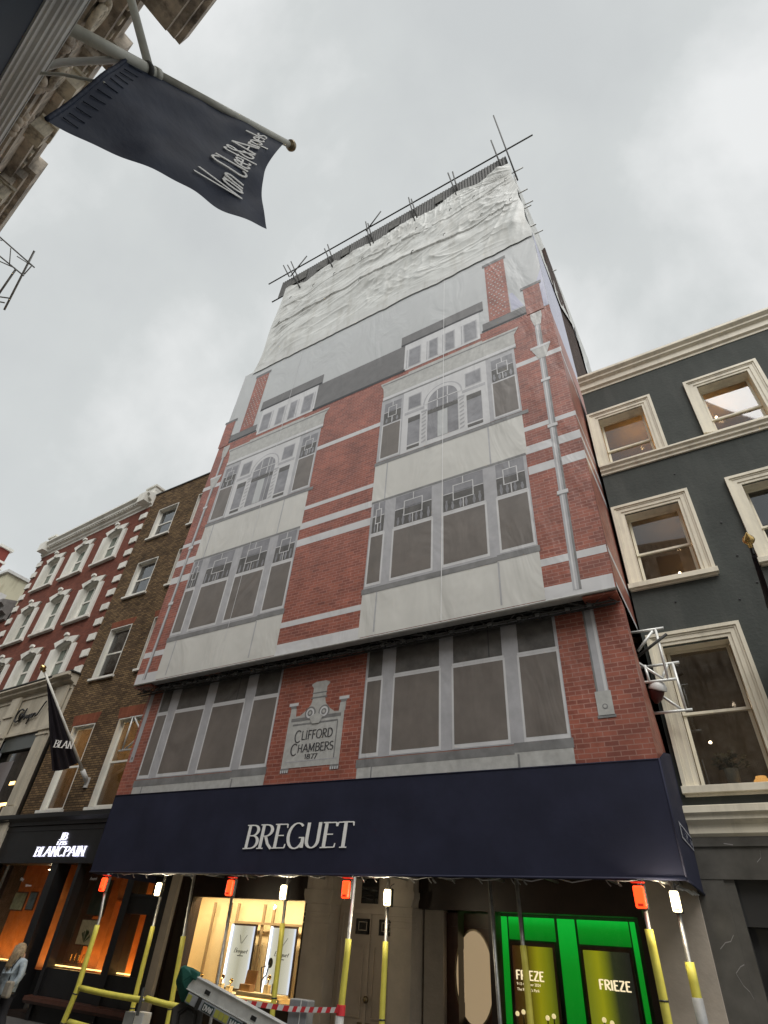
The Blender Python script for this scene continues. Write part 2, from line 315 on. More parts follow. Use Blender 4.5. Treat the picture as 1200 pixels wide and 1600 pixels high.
# ------------------------------------------------------------ stroke lettering
def arc(cx, cy, rx, ry, a0, a1, n=9):
    return [(cx+rx*cos(radians(a0+(a1-a0)*i/n)), cy+ry*sin(radians(a0+(a1-a0)*i/n))) for i in range(n+1)]
def stem(x, a=0, b=1): return [(x, a), (x, b)]
G = {
 'A': (.72, [[(.04, 0), (.36, 1)], [(.36, 1), (.68, 0)], [(.17, .36), (.55, .36)]]),
 'B': (.60, [stem(.13), [(.13, .97)]+arc(.30, .755, .22, .215, 90, -90)+[(.13, .54)], [(.13, .54)]+arc(.32, .285, .25, .255, 90, -90)+[(.13, .03)]]),
 'C': (.66, [arc(.38, .5, .32, .5, 48, 312, 16)]),
 'D': (.68, [stem(.13), [(.13, .97)]+arc(.30, .5, .32, .47, 90, -90, 14)+[(.13, .03)]]),
 'E': (.55, [stem(.13), [(.13, .97), (.50, .97)], [(.13, .52), (.42, .52)], [(.13, .03), (.52, .03)]]),
 'F': (.52, [stem(.13), [(.13, .97), (.50, .97)], [(.13, .52), (.42, .52)]]),
 'G': (.70, [arc(.38, .5, .32, .5, 48, 330, 16), [(.66, .02), (.66, .42)], [(.50, .42), (.70, .42)]]),
 'H': (.68, [stem(.13), stem(.55), [(.13, .52), (.55, .52)]]),
 'I': (.26, [stem(.13)]),
 'J': (.42, [[(.28, 1), (.28, .18)]+arc(.14, .18, .14, .18, 0, -150)]),
 'L': (.52, [stem(.13), [(.13, .03), (.50, .03)]]),
 'M': (.82, [stem(.12), [(.12, 1), (.41, .12)], [(.41, .12), (.70, 1)], stem(.70)]),
 'N': (.70, [stem(.12), [(.12, 1), (.58, 0)], stem(.58)]),
 'O': (.74, [arc(.37, .5, .31, .49, 0, 360, 22)]),
 'P': (.56, [stem(.13), [(.13, .97)]+arc(.29, .73, .23, .24, 90, -90)+[(.13, .49)]]),
 'R': (.62, [stem(.13), [(.13, .97)]+arc(.29, .74, .23, .23, 90, -90)+[(.13, .51)], [(.28, .51), (.42, .2), (.60, 0)]]),
 'S': (.50, [arc(.26, .74, .19, .24, 40, 250)+arc(.25, .26, .20, .25, 90, -140)]),
 'T': (.60, [stem(.30), [(.02, .97), (.58, .97)]]),
 'U': (.68, [[(.12, 1), (.12, .3)]+arc(.34, .3, .22, .28, 180, 360)+[(.56, 1)]]),
 'V': (.66, [[(.03, 1), (.33, 0)], [(.33, 0), (.63, 1)]]),
 'W': (.9, [[(.03, 1), (.24, 0)], [(.24, 0), (.45, .9)], [(.45, .9), (.66, 0)], [(.66, 0), (.87, 1)]]),
 'Z': (.58, [[(.06, .97), (.52, .97)], [(.50, .95), (.07, .05)], [(.06, .03), (.54, .03)]]),
 '1': (.34, [stem(.18), [(.06, .82), (.18, .97)]]),
 '3': (.50, [arc(.24, .75, .19, .23, 150, -90)+arc(.24, .26, .21, .26, 90, -150)]),
 '5': (.50, [[(.46, .97), (.14, .97), (.12, .56)]+arc(.24, .31, .22, .30, 115, -150)]),
 '7': (.48, [[(.04, .97), (.46, .97), (.2, -.1)]]),
 '8': (.52, [arc(.26, .75, .18, .23, 0, 360, 14), arc(.26, .26, .21, .26, 0, 360, 14)]),
 'a': (.46, [arc(.22, .24, .15, .24, 30, 330, 12), [(.37, .5), (.37, 0)]]),
 'n': (.48, [[(.1, 0), (.1, .5)], [(.1, .3)]+arc(.24, .34, .14, .16, 180, 0)+[(.38, 0)]]),
 'l': (.22, [[(.1, 0), (.1, 1)]]),
 'e': (.40, [[(.06, .27), (.34, .27)]+arc(.2, .25, .15, .25, 0, 310, 12)]),
 'f': (.30, [[(.1, -.2), (.1, .8)]+arc(.22, .8, .12, .18, 180, 40), [(0, .5), (.26, .5)]]),
 'r': (.32, [[(.1, 0), (.1, .5)], [(.1, .3)]+arc(.22, .34, .12, .16, 180, 50)]),
 'p': (.44, [[(.1, -.35), (.1, .5)], arc(.22, .25, .14, .25, 150, -150, 12)]),
 's': (.34, [arc(.17, .37, .11, .12, 40, 250)+arc(.16, .13, .12, .13, 90, -140)]),
 '&': (.62, [[(.58, 0), (.16, .72)]+arc(.28, .82, .13, .16, 200, -60)+[(.1, .3)]+arc(.24, .17, .16, .17, 150, 350)+[(.56, .45)]]),
 'g': (.44, [arc(.2, .25, .14, .24, 0, 360, 12), [(.35, .5), (.35, -.2)]+arc(.2, -.2, .15, .16, 0, -140)]),
 'u': (.46, [[(.1, .5), (.1, .2)]+arc(.22, .16, .12, .16, 180, 320)+[(.37, .5), (.37, 0)]]),
 't': (.28, [[(.12, .8), (.12, .12)]+arc(.22, .12, .1, .12, 180, 290), [(.02, .5), (.26, .5)]]),
 'h': (.48, [[(.1, 0), (.1, 1)], [(.1, .3)]+arc(.24, .34, .14, .16, 180, 0)+[(.38, 0)]]),
 'o': (.46, [arc(.22, .25, .16, .25, 0, 360, 14)]),
 'd': (.46, [arc(.2, .25, .15, .25, 30, 330, 12), [(.36, 1), (.36, 0)]]),
 ' ': (.3, []), '.': (.2, [[(.08, 0), (.08, .07)]]),
}
SERIF_SKIP = set('OCSG8753&')
def strokes_of(text, thick, thin, serif):
    """yields ribbons: list of (points, halfwidths) in units of cap height"""
    x = 0; res = []
    for ch in text:
        w, st = G[ch]
        for s_ in st:
            pts = [(x+p[0], p[1]) for p in s_]; hw = []
            for i in range(len(pts)):
                a = pts[max(i-1, 0)]; b = pts[min(i+1, len(pts)-1)]
                dx, dy = b[0]-a[0], b[1]-a[1]; l = math.hypot(dx, dy) or 1
                hw.append((thin+(thick-thin)*(abs(dy)/l)**1.5)/2)
            res.append((pts, hw))
            if serif and ch.isupper() and len(s_) == 2 and abs(s_[0][1]-s_[1][1]) > .8:
                for (px, py) in pts:
                    yy = py+(thin*.5 if py < .5 else -thin*.5)
                    res.append(([(px-.13, yy), (px+.13, yy)], [thin*.5, thin*.5]))
            if serif and len(s_) == 2 and s_[0][1] == s_[1][1] and ch in 'EFLTZ' and s_[1][0]-s_[0][0] > .3:
                ends = [s_[1]] if ch != 'T' else [s_[0], s_[1]]
                for (ex, ey) in ends:
                    d = -.15 if ey > .5 else .15
                    if .2 < ey < .8: d = .09
                    res.append(([(x+ex, ey), (x+ex+(.02 if ex > .3 else -.02), ey+d)], [thin*.7, thin*.4]))
        x += w
    return res, x
def lettering(mb, text, fn, thick=.14, thin=.05, serif=True, mi=0, depth=.012, slant=0, track=0):
    """fn(u, v, d) -> world point; text cap height 1, width returned"""
    rib, wdt = strokes_of(text, thick, thin, serif)
    for k, (pts, hw) in enumerate(rib):
        d1 = depth + (k % 9)*.0006
        L = []; Rr = []
        for i, (px, py) in enumerate(pts):
            a = pts[max(i-1, 0)]; b = pts[min(i+1, len(pts)-1)]
            dx, dy = b[0]-a[0], b[1]-a[1]; l = math.hypot(dx, dy) or 1; nx, ny = -dy/l*hw[i], dx/l*hw[i]
            L.append((px+nx+slant*(py+ny), py+ny)); Rr.append((px-nx+slant*(py-ny), py-ny))
        base = len(mb.v); n = len(pts)
        for (u, v) in L: mb.v.append(tuple(fn(u, v, 0)))
        for (u, v) in Rr: mb.v.append(tuple(fn(u, v, 0)))
        for (u, v) in L: mb.v.append(tuple(fn(u, v, d1)))
        for (u, v) in Rr: mb.v.append(tuple(fn(u, v, d1)))
        for i in range(n-1):
            mb.f.append((base+2*n+i, base+2*n+i+1, base+3*n+i+1, base+3*n+i)); mb.m.append(mi)
            mb.f.append((base+i, base+i+1, base+2*n+i+1, base+2*n+i)); mb.m.append(mi)
            mb.f.append((base+n+i, base+n+i+1, base+3*n+i+1, base+3*n+i)); mb.m.append(mi)
        mb.f.append((base, base+n, base+3*n, base+2*n)); mb.m.append(mi)
        mb.f.append((base+n-1, base+2*n-1, base+4*n-1, base+3*n-1)); mb.m.append(mi)
    return wdt
def textwidth(t): return sum(G[c][0] for c in t)
def write(mb, text, x0, x1, z0, z1, y, thick=.14, thin=.05, serif=True, mi=0, depth=.012, slant=0):
    w = textwidth(text)
    lettering(mb, text, lambda u, v, d: (x0+(x1-x0)*u/w, y-d, z0+(z1-z0)*v), thick, thin, serif, mi, depth, slant)

# ============================================================ GROUND
g = MB(); g.face([(-600, -600, GZ-.15), (600, -600, GZ-.15), (600, 600, GZ-.15), (-600, 600, GZ-.15)]); struct(g.build('ground', 'asphalt'))
g = MB(); g.face([(-90, 1.2, GZ-.14), (60, 1.2, GZ-.14), (60, 8.6, GZ-.14), (-90, 8.6, GZ-.14)]); struct(g.build('road', 'asphalt'))
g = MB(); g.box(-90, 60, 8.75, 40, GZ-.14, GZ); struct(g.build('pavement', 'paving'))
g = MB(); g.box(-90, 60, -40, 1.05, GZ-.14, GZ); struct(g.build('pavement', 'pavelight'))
g = MB(); g.box(-90, 60, 8.6, 8.75, GZ-.14, GZ+.005); g.box(-90, 60, 1.05, 1.2, GZ-.14, GZ+.005); struct(g.build('kerb', 'stonegrey'))

# ============================================================ PRINTED WRAPS
class Print(MB):
    def __init__(s, Y): super().__init__(); s.Y = Y; s.names = []
    def mi(s, n):
        if n not in s.names: s.names.append(n)
        return s.names.index(n)
    def r(s, x0, x1, z0, z1, lay, n):
        y = s.Y-.0025*lay; s.face([(x0, y, z0), (x1, y, z0), (x1, y, z1), (x0, y, z1)], s.mi(n))
    def p(s, pts, lay, n):
        y = s.Y-.0025*lay; s.face([(a, y, b) for a, b in pts], s.mi(n))
    def tri(s, pts, lay, n): s.p(pts, lay, n)
def tracery(P, x0, x1, z0, z1, lay):
    """leaded upper light: square within crossing bars, pale balusters reflected below"""
    w = x1-x0; h = z1-z0; t = .028
    P.r(x0, x1, z0, z0+h*.52, lay, 'pdark')
    random.seed(int(x0*100) & 255)
    nb = max(2, int(w/.16))
    for i in range(nb):
        bx = x0+w*(i+.5)/nb+random.uniform(-.02, .02); bh = h*random.uniform(.22, .36); bw = min(.045, w*.07)
        P.p([(bx-bw*.4, z0+.02), (bx+bw*.4, z0+.02), (bx+bw, z0+bh*.5), (bx+bw*.5, z0+bh*.8), (bx+bw*.6, z0+bh), (bx-bw*.6, z0+bh), (bx-bw*.5, z0+bh*.8), (bx-bw, z0+bh*.5)], lay+1, 'ppane')
    cx = (x0+x1)/2; sw = w*.26; c0 = z0+h*.28; c1 = z0+h*.78
    P.r(cx-sw+t, cx+sw-t, c0+(c1-c0)*.55, c1-t, lay+1, 'ppane')
    for a, b, c, d in ((cx-sw, cx+sw, c1-t, c1), (cx-sw, cx+sw, c0, c0+t), (cx-sw, cx-sw+t, c0+t, c1-t), (cx+sw-t, cx+sw, c0+t, c1-t),
                       (cx-t/2, cx+t/2, c1, z1), (cx-t/2, cx+t/2, z0, c0), (x0, cx-sw, (c0+c1)/2, (c0+c1)/2+t), (cx+sw, x1, (c0+c1)/2, (c0+c1)/2+t)):
        P.r(a, b, c, d, lay+2, 'pwhite')
PANES = ((-6.87, -6.50), (-6.16, -5.06), (-4.72, -3.61), (-3.27, -2.54))
def level2(P, dx):
    P.r(-6.97+dx, -2.45+dx, 7.42, 8.62, 2, 'pgrey'); P.r(-6.97+dx, -2.42+dx, 11.55, 13.1, 2, 'pgrey')
    P.r(-6.95+dx, -2.46+dx, 8.74, 11.55, 3, 'pframe')
    P.r(-7.0+dx, -3.4+dx, 8.585, 8.74, 4, 'psill'); P.r(-3.4+dx, -2.42+dx, 8.61, 8.77, 4, 'psill')
    P.r(-6.95+dx, -2.46+dx, 11.52, 11.60, 4, 'psill')
    for x in (-3.38, -6.54): P.r(x-.02+dx, x+.02+dx, 7.5, 8.58, 3, 'pframe'); P.r(x-.02+dx, x+.02+dx, 11.6, 13.0, 3, 'pframe')
    for a, b in PANES:
        P.r(a-.05+dx, b+.05+dx, 8.80, 10.42, 4, 'pwhite'); P.r(a+dx, b+dx, 8.88, 10.34, 5, 'pblind')
        P.r(a+dx, b+dx, 10.46, 11.50, 4, 'ppane'); tracery(P, a+dx, b+dx, 10.46, 11.50, 5)
        P.r(a-.03+dx, b+.03+dx, 10.42, 10.46, 5, 'pwhite')
def level3(P, dx):
    P.r(-6.95+dx, -2.40+dx, 13.15, 15.95, 3, 'pframe')
    P.p([(-7.08+dx, 16.92), (-2.17+dx, 16.92), (-2.34+dx, 16.60), (-2.34+dx, 16.0), (-6.9+dx, 16.0), (-6.95+dx, 16.60)], 3, 'pstone')
    P.r(-7.0+dx, -2.25+dx, 16.78, 16.84, 4, 'psill'); P.r(-6.93+dx, -2.33+dx, 15.92, 16.0, 4, 'psill'); P.r(-6.93+dx, -2.33+dx, 16.0, 16.13, 4, 'pwhite')
    P.r(-6.0+dx, -3.35+dx, 16.84, 16.98, 4, 'pstone')
    P.r(-7.0+dx, -2.24+dx, 13.0, 13.13, 4, 'psill')
    for a, b in ((-6.82, -6.20), (-3.14, -2.48)):
        P.r(a-.04+dx, b+.04+dx, 13.2, 14.73, 4, 'pwhite'); P.r(a+dx, b+dx, 13.27, 14.68, 5, 'pblind')
        P.r(a+dx, b+dx, 14.76, 15.75, 4, 'ppane'); tracery(P, a+dx, b+dx, 14.76, 15.75, 5)
    P.r(-6.12+dx, -3.30+dx, 13.14, 15.92, 4, 'pwhite')
    for a, b in ((-5.91, -5.50), (-3.96, -3.50)):
        P.r(a-.03+dx, b+.03+dx, 15.0, 15.67, 5, 'pframe'); P.r(a+dx, b+dx, 15.05, 15.62, 6, 'ppane')
        P.r(a-.14+dx, b+.14+dx, 14.80, 14.92, 5, 'pframe')
        P.r(a+dx, b+dx, 13.42, 14.55, 5, 'ppane'); P.r(a+dx, b+dx, 13.24, 13.36, 5, 'pdark'); P.r(a+dx, b+dx, 14.4, 14.62, 6, 'pdark')
    cx = -4.74+dx
    P.p([(cx+.66*cos(radians(t)), 14.95+.72*sin(radians(t))) for t in range(0, 181, 12)], 5, 'pframe')
    P.p([(cx+.61*cos(radians(t)), 14.95+.67*sin(radians(t))) for t in range(0, 181, 12)], 6, 'pwhite')
    P.p([(cx+.50*cos(radians(t)), 14.92+.56*sin(radians(t))) for t in range(0, 181, 12)]+[(cx-.50, 14.62), (cx+.50, 14.62)], 7, 'ppane')
    for x in (-.17, .17): P.r(cx+x-.018, cx+x+.018, 14.62, 15.42, 8, 'pwhite')
    P.r(cx-.50, cx+.50, 14.96, 15.0, 8, 'pwhite')
    P.r(cx-.5, cx+.5, 13.32, 14.55, 5, 'ppane'); P.r(cx-.5, cx+.5, 14.44, 14.6, 6, 'pdark'); P.r(cx-.16, cx+.16, 13.33, 14.42, 6, 'psky')
    for sx in (-1, 1):                          # twisted colonnettes
        x = cx+sx*.62
        for i in range(8): P.p([(x-.07, 13.3+i*.17), (x+.07, 13.36+i*.17), (x+.07, 13.42+i*.17), (x-.07, 13.36+i*.17)], 6, 'pframe')
        P.r(x-.1, x+.1, 14.64, 14.72, 6, 'pframe')
def strip(P, x0, x1, skip=None):
    for a, b in ((14.99, 15.18), (12.33, 12.49), (11.53, 11.80), (10.84, 11.10), (8.21, 8.39), (7.40, 7.70)):
        P.r(x0, x1, a, b, 1, 'pwhite')
def pipe(P, x, xt, w=.085):
    n = 10
    for i in range(n):
        z0 = 7.5+(17.0-7.5)*i/n; z1 = 7.5+(17.0-7.5)*(i+1)/n; a = x+(xt-x)*i/n; b = x+(xt-x)*(i+1)/n
        P.p([(a-w, z0), (a+w, z0), (b+w, z1), (b-w, z1)], 2, 'pframe'); P.p([(a+w*.45, z0), (a+w, z0), (b+w, z1), (b+w*.45, z1)], 3, 'psill')
        P.p([(a-w*.5, z0), (a-w*.1, z0), (b-w*.1, z1), (b-w*.5, z1)], 3, 'pwhite')
    for z in (10.0, 12.2, 14.0):
        a = x+(xt-x)*(z-7.5)/9.5; P.r(a-w-.04, a+w+.04, z, z+.10, 4, 'pwhite'); P.r(a-w-.04, a+w+.04, z-.03, z, 4, 'psill')
    a = x+(xt-x)*.8
    P.p([(a-.10, 15.0), (a+.10, 15.0), (a+.22, 15.35), (a+.27, 15.5), (a-.27, 15.5), (a-.22, 15.35)], 4, 'pstone'); P.r(a-.29, a+.29, 15.5, 15.6, 5, 'pwhite')
    a = xt; P.p([(a-.1, 16.6), (a+.1, 16.6), (a+.17, 17.0), (a+.17, 17.25), (a-.17, 17.25), (a-.17, 17.0)], 4, 'pstone')

YU = 10.0
wrap = empty('printed_scaffold_wrap', (-8, YU, 7.4), 'large upper building wrap printed with a red brick facade, hanging above the plaque', 'banner')
P = Print(YU)
P.p([(-14.93, 7.40), (-1.08, 7.40), (-1.14, 15.5), (-1.20, 22.25), (-14.74, 22.0), (-14.86, 15.5)], 0, 'pbrick')
P.p([(-14.83, 17.38), (-1.155, 17.38), (-1.20, 22.24), (-14.73, 21.99)], 1, 'psky')
P.p([(-1.7, 17.4), (-1.165, 17.4), (-1.18, 19.6), (-1.5, 18.6)], 2, 'plilac'); P.p([(-2.3, 17.9), (-1.9, 17.9), (-2.2, 18.9), (-2.32, 18.9)], 2, 'plilac'); P.r(-13.9, -13.5, 17.6, 18.2, 2, 'plilac')
P.r(-10.0, -6.2, 17.22, 18.62, 2, 'pslate'); P.r(-10.05, -6.15, 17.12, 17.24, 3, 'pink')
strip(P, -2.45, -1.10); strip(P, -14.90, -13.95)
for a, b in ((14.80, 14.98), (12.20, 12.35), (11.44, 11.68), (10.80, 11.06), (8.17, 8.33), (7.40, 7.70)): P.r(-9.53, -6.92, a, b, 1, 'pwhite')
for dx in (0, -7.05): level2(P, dx); level3(P, dx)
for s_ in (1, -1):                              # dormers and chimneys mirror about the middle
    f = (lambda x: x) if s_ > 0 else (lambda x: -16.2-x)
    def rr(a, b, c, d, l, n): P.r(min(f(a), f(b)), max(f(a), f(b)), c, d, l, n)
    rr(-6.2, -3.4, 17.14, 18.62, 3, 'pwhite'); rr(-6.36, -3.24, 18.62, 18.72, 4, 'pink'); rr(-6.36, -3.24, 18.72, 19.2, 4, 'pslate')
    for a, b in ((-6.0, -5.59), (-5.22, -4.94), (-4.62, -4.32), (-3.94, -3.53)):
        rr(a-.04, b+.04, 17.24, 18.28, 4, 'pframe'); rr(a, b, 17.29, 18.23, 5, 'ppane')
        rr(a-.12, a-.08, 17.24, 18.28, 4, 'pframe')
    rr(-3.3, -1.62, 17.46, 17.84, 3, 'pslate'); rr(-3.34, -1.6, 17.40, 17.48, 4, 'pink')
    rr(-3.06, -2.34, 17.84, 21.35, 4, 'pbrick'); rr(-3.14, -2.27, 21.3, 21.48, 5, 'pslate')
    for i in range(20):
        for j in range(4 if i % 2 else 3): rr(-2.99+j*.16+(0 if i % 2 else .08), -2.94+j*.16+(0 if i % 2 else .08), 18.05+i*.16, 18.10+i*.16, 5, 'pstone')
    rr(-1.86, -1.32, 17.30, 18.80, 6, 'pbrick'); rr(-1.94, -1.25, 18.76, 18.9, 7, 'pslate')
pipe(P, -1.80, -1.60); pipe(P, -14.52, -14.34, .07)
P.p([(-4.79, 7.42), (-4.772, 7.42), (-4.642, 22.1), (-4.658, 22.1)], 9, 'seam'); P.p([(-11.5, 8.2), (-11.48, 8.2), (-11.40, 22.0), (-11.42, 22.0)], 9, 'pwhite')
o = P.build('front_sheet', P.names, wrap)
# lower hem folded back under the banner
b = MB(); b.face([(-14.93, YU, 7.40), (-1.08, YU, 7.40), (-1.10, YU+.20, 7.36), (-14.9, YU+.20, 7.36)]); b.tube([(-14.9, YU+.02, 7.385), (-1.1, YU+.02, 7.385)], .03, 0, 8)
b.build('hem', ['pstone'], wrap)
# right-hand return of the wrap
P = Print(0)
xr = -1.09
def rp(pts, n, l=0): P.face([(-1.075-.008*(z-7.4)+l*.003, y, z) for y, z in pts], P.mi(n))
rp([(10, 7.4), (12.4, 7.45), (12.4, 12), (13.4, 12), (13.4, 17.0), (10, 17.0)], 'pbrick')
rp([(10, 17.0), (13.4, 17.0), (13.45, 22.3), (10, 22.2)], 'plilac')
for a, b_ in ((14.99, 15.18), (12.33, 12.49), (11.53, 11.80), (10.84, 11.10), (8.21, 8.39), (7.40, 7.52)): rp([(10, a), (12.38, a), (12.38, b_), (10, b_)], 'pwhite', 1)
P.build('side_sheet', P.names, wrap)
# left-hand return
P = Print(0)
P.face([(-14.93, 10, 7.4), (-14.93, 11.98, 7.4), (-14.76, 11.98, 22), (-14.74, 10, 22)], P.mi('pbrick')); P.build('side_sheet', P.names, wrap)

YL = 10.45
low = empty('printed_scaffold_wrap', (-8, YL, 4.3), 'lower printed brick wrap with the stone name plaque, directly above the navy canopy', 'banner')
P = Print(YL)
P.r(-14.66, -1.10, 4.15, 7.38, 0, 'pbrick')
for dx, in ((0,), (-7.08,)):
    P.r(-6.97+dx, -2.42+dx, 4.2, 4.7, 2, 'pstone'); P.r(-6.95+dx, -2.43+dx, 4.82, 7.38, 2, 'pframe')
    P.r(-7.0+dx, -3.5+dx, 4.64, 4.80, 3, 'psill'); P.r(-3.5+dx, -2.40+dx, 4.67, 4.84, 3, 'psill'); P.r(-3.45+dx, -3.41+dx, 4.2, 4.64, 3, 'psill'); P.r(-6.62+dx, -6.59+dx, 4.2, 4.64, 3, 'psill')
    for a, b_ in ((-6.88, -6.51), (-6.15, -5.05), (-4.71, -3.60), (-3.25, -2.49)):
        P.r(a-.045+dx, b_+.045+dx, 4.84, 6.55, 3, 'pwhite'); P.r(a+dx, b_+dx, 4.92, 6.50, 4, 'pblind')
        P.r(a+dx, b_+dx, 6.60, 7.32, 4, 'pdark'); P.r(a-.03+dx, b_+.03+dx, 6.55, 6.60, 4, 'pwhite')
    P.r(-4.70+.8+dx, -4.69+.815+dx, 6.6, 7.32, 5, 'pink')
P.r(-14.64, -1.12, 7.30, 7.38, 5, 'pframe')
P.r(-1.87, -1.65, 5.58, 7.32, 2, 'pframe'); P.r(-1.72, -1.67, 5.58, 7.32, 3, 'pwhite'); P.r(-1.87, -1.835, 5.58, 7.32, 3, 'psill')
P.r(-1.90, -1.62, 5.16, 5.6, 4, 'pstone'); P.r(-1.92, -1.60, 5.12, 5.17, 4, 'psill')
P.p([(-1.76+.05*cos(radians(t)), 5.32+.05*sin(radians(t))) for t in range(0, 360, 30)], 5, 'psill'); P.p([(-1.76+.03*cos(radians(t)), 5.32+.03*sin(radians(t))) for t in range(0, 360, 30)], 6, 'pstone')
P.r(-14.56, -14.40, 5.3, 7.32, 2, 'pframe'); P.p([(-14.48+.04*cos(radians(t)), 5.4+.04*sin(radians(t))) for t in range(0, 360, 30)], 3, 'psill')
# printed plaque: a scrolled stone tablet
cx = -8.23
outl = [(-9.05, 4.76), (-7.46, 4.76), (-7.44, 6.03), (-7.40, 6.2), (-7.34, 6.26), (-7.66, 6.26), (-7.64, 6.18), (-7.62, 5.98), (-7.75, 5.90), (-7.88, 5.98), (-8.0, 6.12), (-8.04, 6.28), (-8.0, 6.36), (-8.0, 6.56), (-7.95, 6.66), (-8.06, 6.72), (-8.4, 6.72), (-8.5, 6.66), (-8.44, 6.56), (-8.44, 6.36), (-8.40, 6.28), (-8.44, 6.12), (-8.56, 5.98), (-8.72, 5.90), (-8.86, 5.98), (-8.86, 6.18), (-8.84, 6.26), (-9.14, 6.26), (-9.08, 6.2), (-9.04, 6.03)]
# split concave outline in convex pieces
P.r(-9.05, -7.45, 4.76, 5.92, 2, 'pstone')
for sx in (-1, 1):
    X = lambda d: cx+sx*d
    P.p([(X(.62), 5.92), (X(.80), 5.92), (X(.80), 6.12), (X(.64), 6.12)], 2, 'pstone'); P.p([(X(.60), 6.19), (X(.88), 6.19), (X(.88), 6.26), (X(.60), 6.26)], 2, 'pwhite'); P.p([(X(.66), 6.12), (X(.80), 6.12), (X(.84), 6.19), (X(.64), 6.19)], 2, 'psill')
    P.p([(X(0), 5.92), (X(.62), 5.92), (X(.50), 5.93), (X(.36), 6.02), (X(.22), 6.16), (X(.18), 6.30), (X(0), 6.30)], 2, 'pstone')
P.r(cx-.20, cx+.20, 6.30, 6.56, 2, 'pstone'); P.r(cx-.23, cx+.23, 6.30, 6.34, 3, 'psill'); P.r(cx-.22, cx+.22, 6.42, 6.45, 3, 'psill')
P.p([(cx-.2, 6.56), (cx+.2, 6.56), (cx+.28, 6.66), (cx+.15, 6.72), (cx-.15, 6.72), (cx-.28, 6.66)], 2, 'pstone')
P.r(-8.97, -7.53, 5.80, 5.88, 3, 'psill'); P.r(-8.90, -7.60, 5.70, 5.74, 3, 'psill')
P.r(-8.96, -7.52, 4.88, 4.90, 3, 'pframe'); P.r(-7.62, -7.59, 4.9, 5.7, 3, 'psill')
for sx in (-1, 1):
    for k, (r_, n_) in enumerate(((.16, 'psill'), (.12, 'pwhite'), (.075, 'psill'), (.04, 'pstone'))):
        P.p([(cx+sx*.2+r_*cos(radians(t)), 5.96+r_*sin(radians(t))) for t in range(0, 360, 24)], 4+k, n_)
P.p([(cx-.1, 5.7), (cx+.1, 5.7), (cx+.2, 5.86), (cx, 5.95), (cx-.2, 5.86)], 8, 'pstone')
for x in (-9.0, -7.62):
    P.r(x-.06, x+.18, 4.66, 4.76, 3, 'psill')
    for i in range(4): P.r(x-.05+i*.06, x-.02+i*.06, 4.66, 4.72, 4, 'pwhite')
ik = P.mi('pink')
for t_, a, b_, c, d in (('CLIFFORD', -8.79, -7.70, 5.36, 5.56), ('CHAMBERS', -8.85, -7.64, 5.08, 5.26), ('1877', -8.42, -8.06, 4.93, 5.03)):
    q0, q1 = a, b_
    if t_[0] == 'C' : # larger initial
        w0 = .19; write(P, t_[0], a, a+w0, c-.05, d+.02, YL-.008, .10, .06, False, ik, .004); q0 = a+w0+.01; t_ = t_[1:]
    write(P, t_, q0, q1, c, d, YL-.008, .11, .06, False, ik, .004)
P.build('front_sheet', P.names, low)
P = Print(0); P.face([(-1.10, YL, 4.15), (-1.10, 11.98, 4.15), (-1.10, 11.98, 5.0), (-1.10, 11.3, 5.9), (-1.10, 10.9, 6.6), (-1.10, 10.75, 7.3), (-1.10, YL, 7.38)], P.mi('pbrick'))
for z in (5.85, 6.3, 6.75): P.face([(-1.097, YL, z), (-1.097, 10.62, z), (-1.097, 10.62, z+.02), (-1.097, YL, z+.02)], P.mi('pframe'))
P.build('side_sheet', P.names, low)
P = Print(0); P.face([(-14.66, YL, 4.15), (-14.66, 11.98, 4.15), (-14.66, 11.98, 7.38), (-14.66, YL, 7.38)], P.mi('pbrick')); P.build('side_sheet', P.names, low)

# ============================================================ SCAFFOLD (standards, ledgers, lattice beam, lifts, top rail and corrugated edge)
sc = empty('scaffold', (-8, 10.6, GZ), 'galvanised tube scaffold wrapped in white sheeting, poles sticking up over the roof edge', 'scaffold')
def tubeobj(name, pts, r, parent=sc, m='galv', seg=8): return MB().tube(pts, r, 0, seg).build(name, m, parent, smooth=True)
tubeobj('guard_rail', [(-15.56, 9.98, 30.80), (-.29, 9.98, 30.50)], .036, m='iron')
tubeobj('guard_rail', [(-14.72, 10.0, 28.30), (-13.2, 10.0, 28.28)], .036, m='iron')
for a, b_ in (((-1.80, 9.92, 35.5), (-1.30, 9.92, 26.7)), ((-2.11, 9.9, 32.4), (-1.84, 9.9, 28.65)), ((-4.38, 9.9, 31.5), (-3.98, 9.9, 28.4)), ((-4.15, 9.93, 31.4), (-3.9, 9.93, 28.6)),
              ((-6.55, 9.9, 31.3), (-6.10, 9.9, 28.2)), ((-6.40, 9.93, 31.0), (-6.0, 9.93, 28.5)), ((-9.1, 9.9, 31.4), (-8.5, 9.9, 28.2)), ((-8.95, 9.93, 31.1), (-8.35, 9.93, 28.3)), ((-11.67, 9.9, 31.0), (-10.7, 9.9, 28.1)), ((-11.55, 9.93, 31.4), (-10.75, 9.93, 28.7)),
              ((-14.71, 9.9, 32.0), (-13.86, 9.9, 30.0)), ((-14.39, 9.93, 31.8), (-12.75, 9.93, 28.0)), ((-14.23, 9.96, 32.1), (-12.95, 9.96, 28.8)), ((-12.93, 9.9, 31.4), (-13.75, 9.9, 29.95)), ((-8.2, 9.9, 31.6), (-8.95, 9.9, 30.2))):
    tubeobj('standard', [a, b_], .033, m='iron')
b = MB()
x = -14.35
